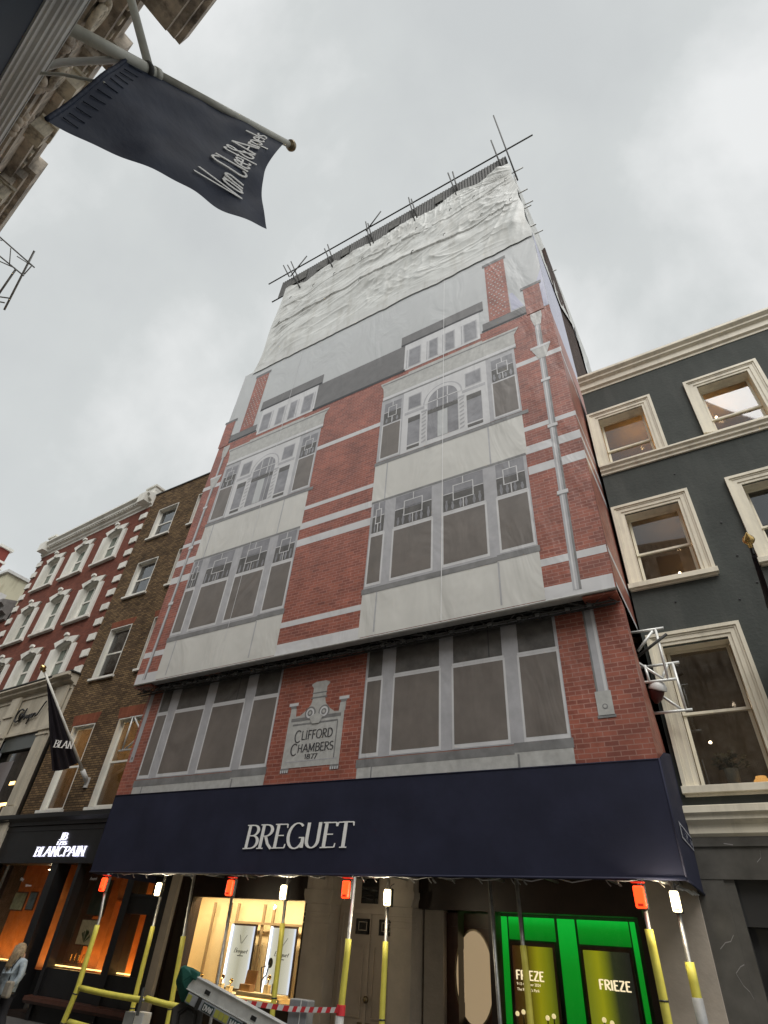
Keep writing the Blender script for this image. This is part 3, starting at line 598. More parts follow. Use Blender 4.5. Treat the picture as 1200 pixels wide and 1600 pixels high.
while x < -1.62:                                # corrugated sheet edge, seen from below
    b.face([(x, 9.99, 28.4), (x+.07, 10.03, 28.4), (x+.07, 10.03, 29.98), (x, 9.99, 29.98)]); b.face([(x+.07, 10.03, 28.4), (x+.14, 9.99, 28.4), (x+.14, 9.99, 29.98), (x+.07, 10.03, 29.98)]); x += .14
b.box(-14.35, -1.6, 10.02, 10.3, 29.85, 29.95); b.build('corrugated_edge', 'iron', sc)
PATCH = mat('weathered_board', (.11, .108, .10), .8, var=.5, vscale=7)
for i, (x0, x1) in enumerate(((-13.5, -12.6), (-11.9, -11.2), (-10.4, -9.9), (-7.6, -7.0), (-5.1, -4.7))):
    MB().box(x0, x1, 9.955, 9.98, 28.95, 29.80).build('repair_patch', PATCH, sc)
b = MB(); b.box(-14.3, -1.6, 10.1, 12, 28.9, 28.96); b.build('top_lift_boards', 'wood', sc)
for z in (7.46, 13.0, 18.0, 23.0): MB().box(-14.6, -1.3, 10.5, 11.9, z, z+.05).build('lift_boards', 'wood', sc)
for x in (-14.2, -11.6, -9.0, -6.4, -3.8, -1.45):
    for y in (10.55, 11.85): tubeobj('standard', [(x, y, 2.95), (x, y, 28.9)], .025)
b = MB()                                        # lattice beam in the gap between the two wraps
for y in (10.22, 10.36):
    b.tube([(-14.9, y, 7.18), (-1.2, y, 7.24)], .022, 0, 6); b.tube([(-14.9, y, 7.40), (-1.2, y, 7.42)], .022, 0, 6)
random.seed(3); x = -14.8
while x < -1.5:
    b.tube([(x, 10.22, 7.2), (x+.22, 10.22, 7.4)], .011, 0, 5); b.tube([(x+.22, 10.22, 7.4), (x+.44, 10.22, 7.2)], .011, 0, 5)
    if random.random() < .6: b.tube([(x, 10.12, 7.28+random.uniform(-.05, .05)), (x+.5, 10.3, 7.22+random.uniform(-.05, .06))], .014, 0, 5)
    x += .44
b.build('lattice_beam', 'iron', sc)
random.seed(5)
for i in range(26): # couplers and cable ties
    x = -14.6+i*.52+random.uniform(-.1, .1); MB().box(x-.04, x+.05, 10.16, 10.26, 7.17, 7.25).build('coupler', 'iron', sc)
# red underside at the right corner and left corner
b = MB(); b.box(-1.75, -1.10, 10.05, 10.42, 7.31, 7.35); b.box(-14.92, -14.2, 10.05, 10.42, 7.31, 7.35); b.build('wrap_offcut', 'pbrick', sc)
# putlogs poking out of the side sheeting
for y, z in ((10.3, 28.6), (11.2, 27.2), (10.1, 25.9), (10.05, 24.3), (12.4, 26.8), (14.2, 26.4), (10.2, 23.0)):
    tubeobj('putlog', [(-1.6, y, z), (-1.02, y, z)], .028)
# aluminium lattice ends left and right of the lower wrap
def lat_end(name, segs, label):
    t = empty(name, segs[0][0], label, 'scaffold beam', 'aluminium lattice beam ends')
    for a, b_ in segs: MB().tube([a, b_], .026, 0, 10).build('tube', 'alu', t, smooth=True)
    return t
y = 11.25; y2 = 11.62
lat_end('lattice_beam_end', [((-1.25, y, 7.01), (-.53, y, 7.0)), ((-.68, y, 7.0), (-.69, y, 5.96)), ((-1.25, y, 5.97), (-.55, y, 5.96)), ((-1.10, y, 6.6), (-.74, y, 6.97)), ((-1.13, y, 6.36), (-.76, y, 5.98)),
    ((-1.25, y2, 6.42), (-.44, y2, 6.42)), ((-.56, y2, 6.42), (-.55, y2, 5.5)), ((-1.2, y2, 5.5), (-.44, y2, 5.5)), ((-.92, y2, 5.84), (-.62, y2, 5.52)), ((-.9, y2, 6.0), (-.66, y2, 6.4)), ((-1.03, y, 6.3), (-1.02, y, 5.96))],
    'silver lattice beam end jutting in front of the charcoal building')
lat_end('lattice_beam_end', [((-16.36, y, 6.99), (-14.7, y, 6.98)), ((-16.35, y, 5.97), (-14.7, y, 5.96)), ((-16.22, y, 6.97), (-16.20, y, 5.97)), ((-16.11, y, 6.95), (-15.49, y, 6.38)), ((-15.49, y, 6.38), (-16.08, y, 6.0)), ((-15.66, y, 6.97), (-15.5, y, 5.99))],
    'silver lattice beam end jutting in front of the brown brick building')
t = empty('dome_lamp', (-.92, 11.35, 5.9), 'white domed fitting with dark red underside behind the silver tubes', 'lamp')
MB().lathe((-.92, 11.38, 5.86), [(.16, -.02), (.165, .0), (.15, .07), (.11, .13), (.05, .165), (0, .17)], 0, 18, (.35, -.3, .9)).build('dome', 'whitep', t, smooth=True)
MB().lathe((-.94, 11.38, 5.84), [(.03, -.24), (.10, -.16), (.13, -.05), (.14, .0)], 0, 16, (.25, -.2, .95)).build('red_housing', mat('dark_red', (.07, .012, .01), .5), t, smooth=True)
tubeobj('clamp_tube', [(-1.15, 11.3, 6.5), (-.5, 11.2, 6.84)], .03, t, 'iron')

# ============================================================ WHITE SHEETING (crumpled, above the wrap)
sh = empty('white_sheeting', (-8, 9.95, 22), 'crumpled dirty white plastic sheeting tied across the top of the scaffold', 'sheeting')
NX, NZ = 420, 230
def sag(x): return .16*noise.noise(Vector((x*.9, 3.3, 0)))+.05*noise.noise(Vector((x*4, 1.3, 0)))
vs = []; fs = []
def ridge(p): return max(0.0, 1-abs(noise.noise(p))*2.6)**2.2
def crumple(x, z, seed=0):
    a = radians(34+26*noise.noise(Vector((x*.14, z*.16, 9)))); u = x*cos(a)+z*sin(a); v = -x*sin(a)+z*cos(a)
    w1 = noise.noise(Vector((x*.5, z*.5, 7+seed))); w2 = noise.noise(Vector((x*.35, z*.45, 17+seed)))
    m1 = max(0, min(1, .55+1.6*w1)); m2 = max(0, min(1, .5-1.7*w1)); m3 = max(0, min(1, .5+1.8*w2))
    d = .16*noise.noise(Vector((x*.45, z*.7, 2+seed)))+.07*noise.noise(Vector((x*1.1, z*1.5, 12+seed)))
    d += .085*m1*ridge(Vector((u*.28+w2, v*1.15+w1*.8, seed)))+.05*m3*ridge(Vector((u*.7+w1, v*2.0+w2, 4+seed)))
    d += .045*m2*ridge(Vector((u*.9-v*.9+w2, v*1.1+u*.9, 31+seed)))+.014*m3*ridge(Vector((u*1.5, v*3.2+w1*2, 8+seed)))+.012*m1*ridge(Vector((x*2.6+w1*3, z*3.4, 18+seed)))
    k = max(0, 1-abs(x+1.6)/3.4)                      # gathered towards the right-hand tie points
    a2 = math.atan2(z-27.6, x+.7); d += k*.09*(ridge(Vector((a2*5, 0, 5)))+.5*ridge(Vector((a2*11, 0, 15))))
    return d
for j in range(NZ+1):
    w = j/NZ
    for i in range(NX+1):
        q = i/NX; top = 28.72+sag(-14+12.6*q)-.22*abs(sin(q*pi*5.2))**3; bot = 21.85+.10*noise.noise(Vector((q*9, 0, 1)))+.05*noise.noise(Vector((q*40, 0, 1)))
        z = bot+(top-bot)*w
        xl = -13.98+.16*w+.12*sin(w*9)*(1-w)-.28*(1-w)**3; xr_ = -1.21-.30*w+.03*sin(w*22); x = xl+(xr_-xl)*q
        d = crumple(x, z)
        for sz, amp in ((25.12+.25*sin(x*.45)+.12*noise.noise(Vector((x*1.3, 0, 0))), .09), (26.9+.22*sin(x*.6+1), .045)):   # lap seams: upper sheet over lower
            t_ = z-sz
            if t_ > 0: d += amp*math.exp(-t_*1.6)
            elif t_ > -.1: d += -.05*amp*10*math.exp(t_*14)*.3
        ed = min(min(q, 1-q)*26, w*5)
        if ed < 1: d = d*ed+.05*(1-ed)
        vs.append((x, 9.988-.05*min(1, w*1.6)-d*.62, z))
for j in range(NZ):
    for i in range(NX): k = j*(NX+1)+i; fs.append((k, k+1, k+NX+2, k+NX+1))
b = MB(); b.v = vs; b.f = fs; b.m = [0]*len(fs); b.build('front_sheet', 'sheet', sh, smooth=True)
random.seed(31)
for zt in (25.0, 27.0):
    for k in range(9):
        x = -13.2+k*1.45+random.uniform(-.2, .2); MB().tube([(x, 9.80, zt), (x+.02, 9.78, zt+.10), (x+.10, 9.80, zt+.16)], .014, 0, 5).build('tie', 'iron', sh)
# side sheeting running back along the roof, torn open over the party wall
def sheetgrid(c00, c10, c11, c01, nu, nv, amp, name):
    c00, c10, c11, c01 = map(Vector, (c00, c10, c11, c01)); b = MB()
    for j in range(nv+1):
        for i in range(nu+1):
            u, v = i/nu, j/nv; p = (c00*(1-u)+c10*u)*(1-v)+(c01*(1-u)+c11*u)*v
            e_ = min(1, 6*min(u, 1-u))*min(1, 6*min(v, 1-v)); p.x += amp*e_*(crumple(p.y*1.4, p.z, 3)-.15); b.v.append(tuple(p))
    for j in range(nv):
        for i in range(nu): k = j*(nu+1)+i; b.f.append((k, k+1, k+nu+2, k+nu+1)); b.m.append(0)
    return b.build(name, 'sheet', sh, smooth=True)
sheetgrid((-1.20, 10.0, 22.2), (-1.14, 13.45, 22.3), (-1.30, 13.9, 28.7), (-1.50, 10.0, 28.7), 24, 40, .5, 'side_sheet')
sheetgrid((-1.14, 13.45, 22.3), (-1.12, 17.6, 26.5), (-1.20, 17.6, 28.9), (-1.30, 13.9, 28.7), 24, 20, .4, 'side_sheet')
sheetgrid((-1.12, 17.6, 26.5), (-1.12, 18.6, 24.6), (-1.10, 21.6, 28.9), (-1.20, 17.6, 28.9), 20, 20, .3, 'side_sheet')
sheetgrid((-1.12, 18.6, 24.6), (-1.12, 20.6, 24.0), (-1.12, 22.4, 27.2), (-1.10, 21.6, 28.9), 14, 20, .3, 'side_sheet')

# ============================================================ BUILDING BEHIND THE SCAFFOLD, WITH SHOPFRONT
bl = empty('shop_building', (-8, 12, GZ), 'wrapped corner building with a jeweller shopfront under the navy canopy', 'building')
b = MB(); b.box(-14.3, -1.2, 12.6, 23, 4.2, 25.6); b.build('wall', 'sbrick', bl)
b = MB(); b.box(-1.9, -1.2, 13.4, 19.6, 25.6, 27.2); b.build('chimney', 'sbrick', bl)
MB().box(-14.3, -1.2, 13.4, 23, GZ, 4.19).build('ground_floor_wall', 'blackwood', bl)
b = MB()                                        # shopfront fascia and dark surround
b.box(-14.3, -1.06, 12.0, 12.62, 2.9, 4.18)
b.box(-12.98, -8.98, 12.05, 12.25, 2.42, 2.88); b.box(-6.26, -2.05, 12.05, 12.25, 2.36, 2.88)
b.box(-12.98, -12.56, 12.05, 12.35, GZ, 2.42); b.box(-8.98, -8.93, 12.05, 12.35, GZ, 2.42); b.box(-12.56, -8.98, 12.05, 12.3, GZ, .66)
b.box(-4.80, -4.66, 12.05, 12.35, GZ, 2.36); b.box(-2.14, -2.02, 12.05, 12.35, GZ, 2.36); b.box(-4.66, -2.14, 12.05, 12.3, GZ, .62)
b.box(-9.05, -8.95, 12.0, 12.3, GZ, 2.9)
b.build('shop_fascia', 'blackwood', bl)
b = MB(); b.box(-14.0, -13.0, 11.98, 12.4, GZ, 2.9); b.build('pilaster', 'blackwood', bl)
def pilaster(x0, x1, m='stonegrey'):
    b = MB(); b.box(x0, x1, 11.86, 12.4, GZ, 2.36); b.box(x0-.05, x1+.05, 11.82, 12.4, GZ, .12)
    for z in (2.02, 2.12, 2.20): b.box(x0-.015, x1+.015, 11.84, 12.0, z, z+.025)
    b.prism([(x0, 2.36), (x1, 2.36), (x1+.06, 2.52), (x1+.06, 2.62), (x0-.06, 2.62), (x0-.06, 2.52)], 11.80, 12.39)
    b.box(x0-.02, x1+.02, 11.83, 12.4, 2.62, 2.9); b.box(x0+.12, x1-.12, 11.815, 11.83, 2.68, 2.84)
    return b.build('pilaster', m, bl, bevel=.006)
pilaster(-8.90, -8.26); pilaster(-6.78, -6.30)
b = MB(); b.box(-2.0, -1.12, 11.9, 12.4, GZ, 2.9); b.build('pilaster', 'stonegrey', bl, bevel=.006)
b = MB(); b.box(-13.28, -13.02, 11.88, 12.0, GZ, 2.9); b.build('pilaster', 'stonegrey', bl)
# panelled double door with transom lights
dr = MB(); dr.box(-8.25, -6.79, 12.22, 12.28, GZ, 2.9); dr.box(-8.18, -6.86, 12.16, 12.22, 2.24, 2.32)
for x0, x1 in ((-8.12, -7.50), (-7.42, -6.86)):
    for z0, z1 in ((.62, 1.72),):
        for a, b_, c, d in ((x0+.08, x1-.08, z1-.02, z1), (x0+.08, x1-.08, z0, z0+.02), (x0+.08, x0+.1, z0+.02, z1-.02), (x1-.1, x1-.08, z0+.02, z1-.02)): dr.box(a, b_, 12.195, 12.22, c, d)
dr.box(-7.50, -7.44, 12.19, 12.22, GZ+.1, 2.24); dr.box(-8.15, -8.12, 12.18, 12.22, GZ, 2.24); dr.box(-6.86, -6.83, 12.18, 12.22, GZ, 2.24)
dro = dr.build('door', 'doorp', bl)
for x0, x1, z0, z1 in ((-7.72, -7.30, 2.42, 2.86), (-7.80, -7.46, 1.90, 2.16), (-7.24, -6.90, 1.90, 2.16)):
    b = MB(); b.box(x0, x1, 12.19, 12.205, z0, z1); b.build('pane', 'dglass', dro)
    if z0 < 2.3:
        b = MB(); xx0, xx1, zz0, zz1 = x0+.07, x1-.07, z0+.06, z1-.05
        for a, b_, c, d in ((xx0, xx1, zz0, zz0+.012), (xx0, xx1, zz1-.012, zz1), (xx0, xx0+.012, zz0+.012, zz1-.012), (xx1-.012, xx1, zz0+.012, zz1-.012)): b.box(a, b_, 12.182, 12.188, c, d)
        b.build('leading', 'stonegrey', dro)
MB().lathe((-7.40, 12.19, .90), [(.02, 0), (.02, .04), (.055, .06), (.06, .09), (.035, .12), (0, .125)], 0, 14, (0, -1, 0)).build('handle', 'brass', dro, smooth=True)
MB().box(-7.62, -7.16, 12.2, 12.215, .42, .56).build('letter_plate', 'brass', dro)
# shop entrance: dark door with oval light
b = MB(); b.box(-6.25, -5.84, 12.3, 12.5, GZ, 2.6); b.build('door_reveal', 'stonegrey', bl)
dr = MB(); dr.box(-5.84, -4.82, 12.45, 12.5, GZ, 2.34); dr.box(-5.80, -4.86, 12.43, 12.45, 2.12, 2.2)
dro = dr.build('door', 'oak', bl)
b = MB(); ov = [(-5.255+.37*cos(t*pi/16), 1.39+.68*sin(t*pi/16)) for t in range(32)]; b.prism(ov, 12.415, 12.44); b.build('oval_light', mat('amber_glass', (.25, .13, .05), .25, emis=(.62, .46, .27), estr=.27), dro)
b = MB()
for i in range(32):
    a = i*pi/16; b_ = (i+1)*pi/16
    b.face([(-5.255+.37*cos(a), 12.40, 1.39+.68*sin(a)), (-5.255+.40*cos(a), 12.40, 1.39+.71*sin(a)), (-5.255+.40*cos(b_), 12.40, 1.39+.71*sin(b_)), (-5.255+.37*cos(b_), 12.40, 1.39+.68*sin(b_))])
b.build('oval_trim', 'brass', dro)
MB().box(-5.56, -5.46, 12.395, 12.41, 1.02, 1.78).build('lit_strip', mat('lit_slot', (.8, .7, .5), .5, emis=(1, .75, .45), estr=.55), dro)

def shop_window(root, x0, x1, z0, z1, y, depth, wallm, side='tan2', lightcol=(1, .72, .38), power=30, glassm='sglass', up=False, pad=.8):
    X0, X1 = x0, x1; x0 -= pad; x1 += pad*.3; Z0, Z1 = z0, z1; z1 += .25; z0 -= .12; y += .02
    b = MB(); b.face([(x0, y+depth, z0), (x1, y+depth, z0), (x1, y+depth, z1), (x0, y+depth, z1)])
    b.face([(x0, y, z0), (x0, y+depth, z0), (x0, y+depth, z1), (x0, y, z1)]); b.face([(x1, y, z0), (x1, y+depth, z0), (x1, y+depth, z1), (x1, y, z1)])
    b.face([(x0, y, z0), (x1, y, z0), (x1, y+depth, z0), (x0, y+depth, z0)]); b.face([(x0, y, z1), (x1, y, z1), (x1, y+depth, z1), (x0, y+depth, z1)])
    o = b.build('window_display', wallm, root)
    y -= .02; b = MB(); b.box(X0, X1, y, y+.008, Z0, Z1); b.build('pane', glassm, o)
    l = bpy.data.lights.new('display_light', 'AREA'); l.shape = 'RECTANGLE'; l.size = (x1-x0)*.9; l.size_y = .12; l.energy = power; l.color = lightcol
    lo = bpy.data.objects.new('display_light', l); C.objects.link(lo); lo.parent = root
    wl = Vector(((x0+x1)/2, y+depth*.35, z1-.03)) if not up else Vector(((x0+x1)/2, y+depth*.5, z0+.03))
    lo.location = wl-world_loc(root); lo.rotation_euler = (0 if not up else pi, 0, 0)
    return o
# left window: tan panels with two light-box screens
sw = shop_window(bl, -12.56, -8.99, .67, 2.41, 12.12, 1.0, 'tan', lightcol=(1, .80, .50), power=66)
OFS = Vector((-.62, 0, -.03))
b = MB()
for x in (-12.1, -11.55, -11.28, -10.42, -10.12, -9.12): b.box(x-.02, x+.05, 13.0, 13.04, .67, 2.41)
b.box(-11.28, -9.05, 12.97, 13.0, 2.0, 2.05); b.build('trim', 'tan2', sw)
for x0, x1 in ((-11.22, -10.44), (-9.98, -9.20)):
    s_ = MB().box(x0, x1, 12.86, 12.9, .76, 2.0).build('lightbox', 'blackwood', sw)
    MB().box(x0+.06, x1-.03, 12.845, 12.858, .80, 1.96).build('screen', 'screen', s_)
    MB().box(x0, x0+.05, 12.84, 12.857, .78, 1.98).build('light_strip', 'lightstrip', s_)
    b = MB(); write(b, 'Breguet'.replace('B', 'B'), x0+.2, x1-.15, 1.44, 1.53, 12.843, .10, .06, False, 0, .003, .25); b.box(x0+.34, x0+.52, 12.838, 12.842, 1.38, 1.395)
    b.tube([(x0+.40, 12.835, 1.62), (x0+.34, 12.83, 1.78)], .008, 0, 5); b.tube([(x0+.42, 12.835, 1.62), (x0+.56, 12.83, 1.78)], .006, 0, 5); b.build('script_logo', 'capdark', s_)
b = MB(); b.box(-12.45, -9.05, 12.33, 12.9, .67, .74); b.box(-10.25, -9.1, 12.32, 12.7, .74, .80); b.build('display_shelf', 'tan', sw)
MB().box(-12.4, -9.1, 12.325, 12.33, .70, .72).build('warm_strip', 'warmstrip', sw)
def watch_stand(x, y, z, h, lab, lean=.02, arms=False):
    t = empty('watch_stand', (x, y, z), lab, 'display stand', 'watch display stands')
    MB().box(x-.07, x+.07, y-.05, y+.05, z, z+h*.5).build('plinth', 'tan', t, bevel=.004)
    MB().tube([(x, y, z+h*.5), (x+lean, y, z+h*.8)], .014, 0, 8).build('stem', 'gold', t, smooth=True)
    MB().lathe((x+lean, y, z+h*.9), [(.045, -.008), (.05, 0), (.045, .008), (.036, .009), (.036, .003)], 0, 18, (.2, -1, .3)).build('watch_case', 'gold', t, smooth=True)
    return t
watch_stand(-11.62, 12.55, .74, .24, 'gold watch on low plinth, leftmost in the tan shop window')
watch_stand(-10.95, 12.55, .74, .28, 'gold watch on plinth in front of the left lightbox, the taller one')
watch_stand(-10.72, 12.6, .74, .22, 'gold watch leaning on short plinth beside the taller one, left lightbox')
watch_stand(-9.55, 12.5, .80, .30, 'gold watch on plinth at the foot of the right lightbox')
t = empty('presentation_box', (-10.1, 12.5, .80), 'open tan leather presentation box between the two lightboxes', 'box')
MB().box(-10.28, -9.98, 12.42, 12.6, .80, .92).build('base', 'leather', t, bevel=.005)
MB().prism([(-10.28, .92), (-9.98, .92), (-9.95, 1.16), (-10.25, 1.16)], 12.58, 12.61).build('lid', 'leather', t)
t = empty('figurine_stand', (-9.78, 12.6, .80), 'dark branching display sculpture with an oval disc before the right lightbox', 'sculpture')
b = MB(); b.tube([(-9.8, 12.6, .80), (-9.83, 12.6, 1.0), (-9.88, 12.6, 1.22), (-9.75, 12.6, 1.26)], .014, 0, 7); b.tube([(-9.83, 12.6, 1.0), (-9.72, 12.6, 1.1), (-9.66, 12.6, 1.28)], .014, 0, 7); b.build('branch', 'capdark', t, smooth=True)
b = MB(); b.prism([(-9.64+.06*cos(i*pi/10), 1.32+.09*sin(i*pi/10)) for i in range(20)], 12.59, 12.61); b.build('disc', 'capdark', t)
MB().box(-9.42, -9.32, 12.5, 12.53, .80, .98).build('card', 'oak', t)
# right window: green light boxes and posters
OFS = Vector((0, 0, 0))
sw = shop_window(bl, -4.66, -2.14, .62, 2.36, 12.12, .9, 'blackwood', lightcol=(.3, 1, .3), power=5)
OFS = Vector((-.14, 0, -.01))
for x0, x1, z0, z1 in ((-4.62, -4.47, .65, 2.33), (-4.43, -4.17, 1.99, 2.33), (-4.13, -3.56, 1.99, 2.33), (-3.50, -3.19, .65, 2.33), (-3.14, -2.26, 1.98, 2.33), (-2.23, -2.15, .65, 2.33)):
    MB().box(x0, x1, 12.50, 12.54, z0, z1).build('green_lightbox', 'greenlit', sw)
for i, (x0, x1, mm) in enumerate(((-4.42, -3.58, 'frz1'), (-3.13, -2.27, 'frz2'))):
    fr = MB().box(x0, x1, 12.46, 12.50, .62, 1.96).build('poster', 'oak', sw)
    MB().box(x0+.05, x1-.04, 12.445, 12.458, .66, 1.90).build('poster_face', mm, fr)
    b = MB()
    if i == 0: write(b, 'FRIEZE', -4.33, -3.81, 1.42, 1.55, 12.44, .17, .14, False, 0, .004)
    else: write(b, 'FRIEZE', -2.88, -2.36, 1.39, 1.52, 12.44, .17, .14, False, 0, .004)
    b.build('poster_title', 'paleletter', fr)
def btext(txt, x, y, z, h, m, parent, name='lettering'):
    cu = bpy.data.curves.new(name, 'FONT'); cu.body = txt; cu.size = h; cu.extrude = .001
    to = bpy.data.objects.new(name, cu); me = bpy.data.meshes.new_from_object(to); bpy.data.objects.remove(to); bpy.data.curves.remove(cu)
    me.transform(Matrix.Rotation(pi/2, 4, 'X')); me.transform(Matrix.Translation(Vector((x, y, z))-world_loc(parent)+OFS)); me.materials.append(M[m])
    o = bpy.data.objects.new(name, me); C.objects.link(o); o.parent = parent; return o
fr0 = [o_ for o_ in sw.children if o_.name.startswith('poster')][0]
btext('9-13 October 2024', -4.32, 12.44, 1.345, .055, 'paleletter', fr0, 'poster_text'); btext("The Regent's Park", -4.32, 12.44, 1.27, .055, 'paleletter', fr0, 'poster_text')
for k, (x, z, lab) in enumerate(((-4.33, .93, 'small gilt watch, leftmost below the left event poster'), (-4.22, .96, 'small gilt watch second from left below the left event poster'), (-4.12, .92, 'small gilt watch third from left below the left event poster'), (-3.80, .92, 'small gilt watch fourth from left below the left event poster'), (-3.69, .95, 'small gilt watch, rightmost below the left event poster'), (-2.86, .98, 'small gilt watch below the green stripe of the right event poster'), (-2.74, .95, 'small gilt watch right of centre below the right event poster'))):
    t = empty('watch_holder', (x, 12.4, .64), lab, 'display stand', 'watches below the event posters')
    MB().tube([(x, 12.4, .64), (x, 12.4, z)], .012, 0, 7).build('stem', 'brass', t); MB().lathe((x, 12.4, z+.03), [(.03, -.008), (.036, 0), (.03, .01), (0, .011)], 0, 14, (.1, -1, 0)).build('watch_case', mat('lit_gilt', (.8, .65, .35), .3, emis=(1, .8, .45), estr=.5), t, smooth=True)

OFS = Vector((0, 0, 0))
# ============================================================ NAVY CANOPY
cn = empty('fabric_canopy', (-7.5, 9.95, 2.7), 'long navy fabric canopy fascia lettered in white over the shopfront', 'canopy')
YC = 9.95; xl, xr_ = -13.97, -1.03
b = MB(); nx, nz = 120, 14                        # taut but slightly rippled canvas front
for j in range(nz+1):
    for i in range(nx+1):
        u, v = i/nx, j/nz; x = xl+(xr_-xl)*u; z = 2.66+(4.33-.08*u-2.66)*v
        d = .012*sin(v*pi)*noise.noise(Vector((x*.8, z*.9, 0)))*2+.006*noise.noise(Vector((x*3, z*2, 3)))*sin(v*pi); b.v.append((x, YC-d, z))
for j in range(nz):
    for i in range(nx): k = j*(nx+1)+i; b.f.append((k, k+1, k+nx+2, k+nx+1)); b.m.append(0)
b.build('front_panel', 'navy', cn, smooth=True)
b = MB(); b.face([(xr_, YC, 2.66), (xr_, 11.98, 2.68), (xr_+.01, 11.98, 4.85), (xr_, 10.9, 4.6), (xr_, YC, 4.25)]); b.face([(xl, YC, 2.66), (xl, 11.98, 2.66), (xl, 11.98, 4.33), (xl, YC, 4.33)])
b.face([(xl, YC, 4.33), (xr_, YC, 4.25), (xr_, 10.44, 4.33), (xl, 10.44, 4.36)]); b.build('side_panel', 'navy', cn)
b = MB(); b.tube([(xl, YC-.004, 2.68), (xr_, YC-.004, 2.68)], .018, 0, 8); b.tube([(xr_, YC, 2.68), (xr_, YC, 4.25)], .014, 0, 8); b.tube([(xr_, YC, 2.68), (xr_, 11.95, 2.69)], .018, 0, 8); b.tube([(xl, YC, 4.33), (xr_, YC, 4.25)], .012, 0, 8); b.build('piping', 'navy', cn, smooth=True)
b = MB(); write(b, 'BREGUET', -9.27, -6.60, 3.105, 3.545, YC-.014, .125, .045, True, 0, .003, .05); b.build('lettering', 'letter', cn)
b = MB(); sy0, sy1 = 10.55, 11.95
b.face([(xr_+.012, sy0, 3.27), (xr_+.012, sy1, 3.29), (xr_+.012, sy1, 3.50), (xr_+.012, sy0, 3.50)]); so_ = b.build('side_sign', mat('pale_grey_print', (.34, .35, .38), .6), cn)
b = MB(); w_ = textwidth('BREGUET'); lettering(b, 'BREGUET', lambda u, v, d: (xr_+.014+d, sy0+.1+(sy1-sy0-.2)*u/w_, 3.31+.15*v), .16, .07, True, 0, .004); b.build('side_lettering', 'navy', so_)
b = MB(); b.box(xl+.03, xr_-.03, 10.0, 11.9, 2.86, 2.90); b.build('soffit', 'wood', cn)
b = MB()                                        # exposed tubes and cables below the canopy edge
for y in (10.02, 10.62): b.tube([(xl+.05, y, 2.74), (xr_-.05, y, 2.76)], .024, 0, 7)
for i in range(13): x = -13.6+i*1.02; b.tube([(x, 10.0, 2.80), (x+.03, 11.9, 2.82)], .024, 0, 7)
b.build('canopy_frame', 'galv', cn, smooth=True)
random.seed(9)
b = MB(); pts = []
for i in range(60): x = -13.3+i*.205; pts.append((x, 10.06+.03*sin(i), 2.66+.025*sin(i*1.9)+.02*random.random()))
b.tube(pts, .009, 0, 5); b.build('cable', 'pwhite', cn, smooth=True)
for i in range(22):
    x = -5.6+random.uniform(0, 3.6) if i < 10 else random.uniform(-13.6, -1.4)
    MB().tube([(x, 10.03, 2.70), (x+.05, 10.03, 2.62), (x+.08, 10.04, 2.59)], .009, 0, 5).build('clip', 'galv', cn)
b = MB()
for k in range(9): MB().tube([(-1.55+.05*k, 10.0+.2*k, 2.70), (-1.25+.02*k, 10.1+.2*k, 2.62+.02*(k % 3))], .012, 0, 5).build('canopy_stay', 'alu', cn)
pass

# ============================================================ HOARDING POLES with yellow sleeves, and their lamps
def prop(pts, top_sleeve, lab, r=.03, rs=.048, base=None):
    t = empty('scaffold_pole', (pts[-1][0], pts[-1][1], GZ), lab, 'pole', 'canopy poles with yellow sleeves')
    MB().tube(pts, r, 0, 12).build('tube', 'galv', t, smooth=True)
    P_ = [Vector(p) for p in pts]; seq = []
    for i in range(len(P_)-1):
        for k in range(8):
            q = P_[i].lerp(P_[i+1], k/8)
            if q.z <= top_sleeve: seq.append(tuple(q+Vector((.003*sin(q.z*5), -.004, 0))))
    seq.append((P_[-1].x, P_[-1].y, P_[-1].z+.02))
    bb = MB().tube(seq, rs, 0, 14); bb.build('foam_sleeve', 'yellow', t, smooth=True)
    # taped joint and slit line
    MB().tube([seq[-1], (seq[-1][0], seq[-1][1], seq[-1][2]+.0)][:1]*1+[tuple(P_[-1].lerp(P_[0], .02))], rs+.006, 0, 12).build('tape_band', 'grip', t, smooth=True)
    for f_ in (.35, .62):
        q = Vector(seq[int(len(seq)*f_)]); q2 = Vector(seq[min(len(seq)-1, int(len(seq)*f_)+1)]); d_ = (q2-q).normalized()*.02
        MB().tube([tuple(q), tuple(q+d_)], rs+.004, 0, 12).build('tie', 'capdark', t, smooth=True)
    return t
def lamp(x, y, z, kind, lab):
    t = empty('site_lamp', (x, y, z-.16), lab, 'lamp', kind+' lamps hanging under the canopy')
    w, h = (.072, .26) if kind == 'red' else (.058, .24)
    MB().box(x-w*1.1, x+w*1.1, y+.0, y+.07, z-h/2-.01, z+h/2+.02).build('housing', 'capdark', t, bevel=.01)
    o = MB().box(x-w, x+w, y-.075, y-.001, z-h/2, z+h/2).build('lens', 'redlens' if kind == 'red' else 'whitelens', t, bevel=.022)
    MB().box(x-w*.5, x+w*.5, y-.082, y-.076, z-h*.42, z-h*.30).build('badge', 'redcap' if kind == 'red' else 'brass', t)
    MB().tube([(x+.01, y+.03, z+h/2), (x+.03, y+.03, z+h/2+.06), (x+.08, y+.05, z+h/2+.09)], .008, 0, 6).build('lead', 'capdark', t, smooth=True)
    if kind == 'white': point(t, (x, y-.14, z), 17, (1, .86, .6), .06)
    if kind == 'red': MB().box(x-.09, x+.09, y-.06, y+.04, z+h/2+.035, z+h/2+.05).build('cap', 'redcap', t, bevel=.005)
    return t
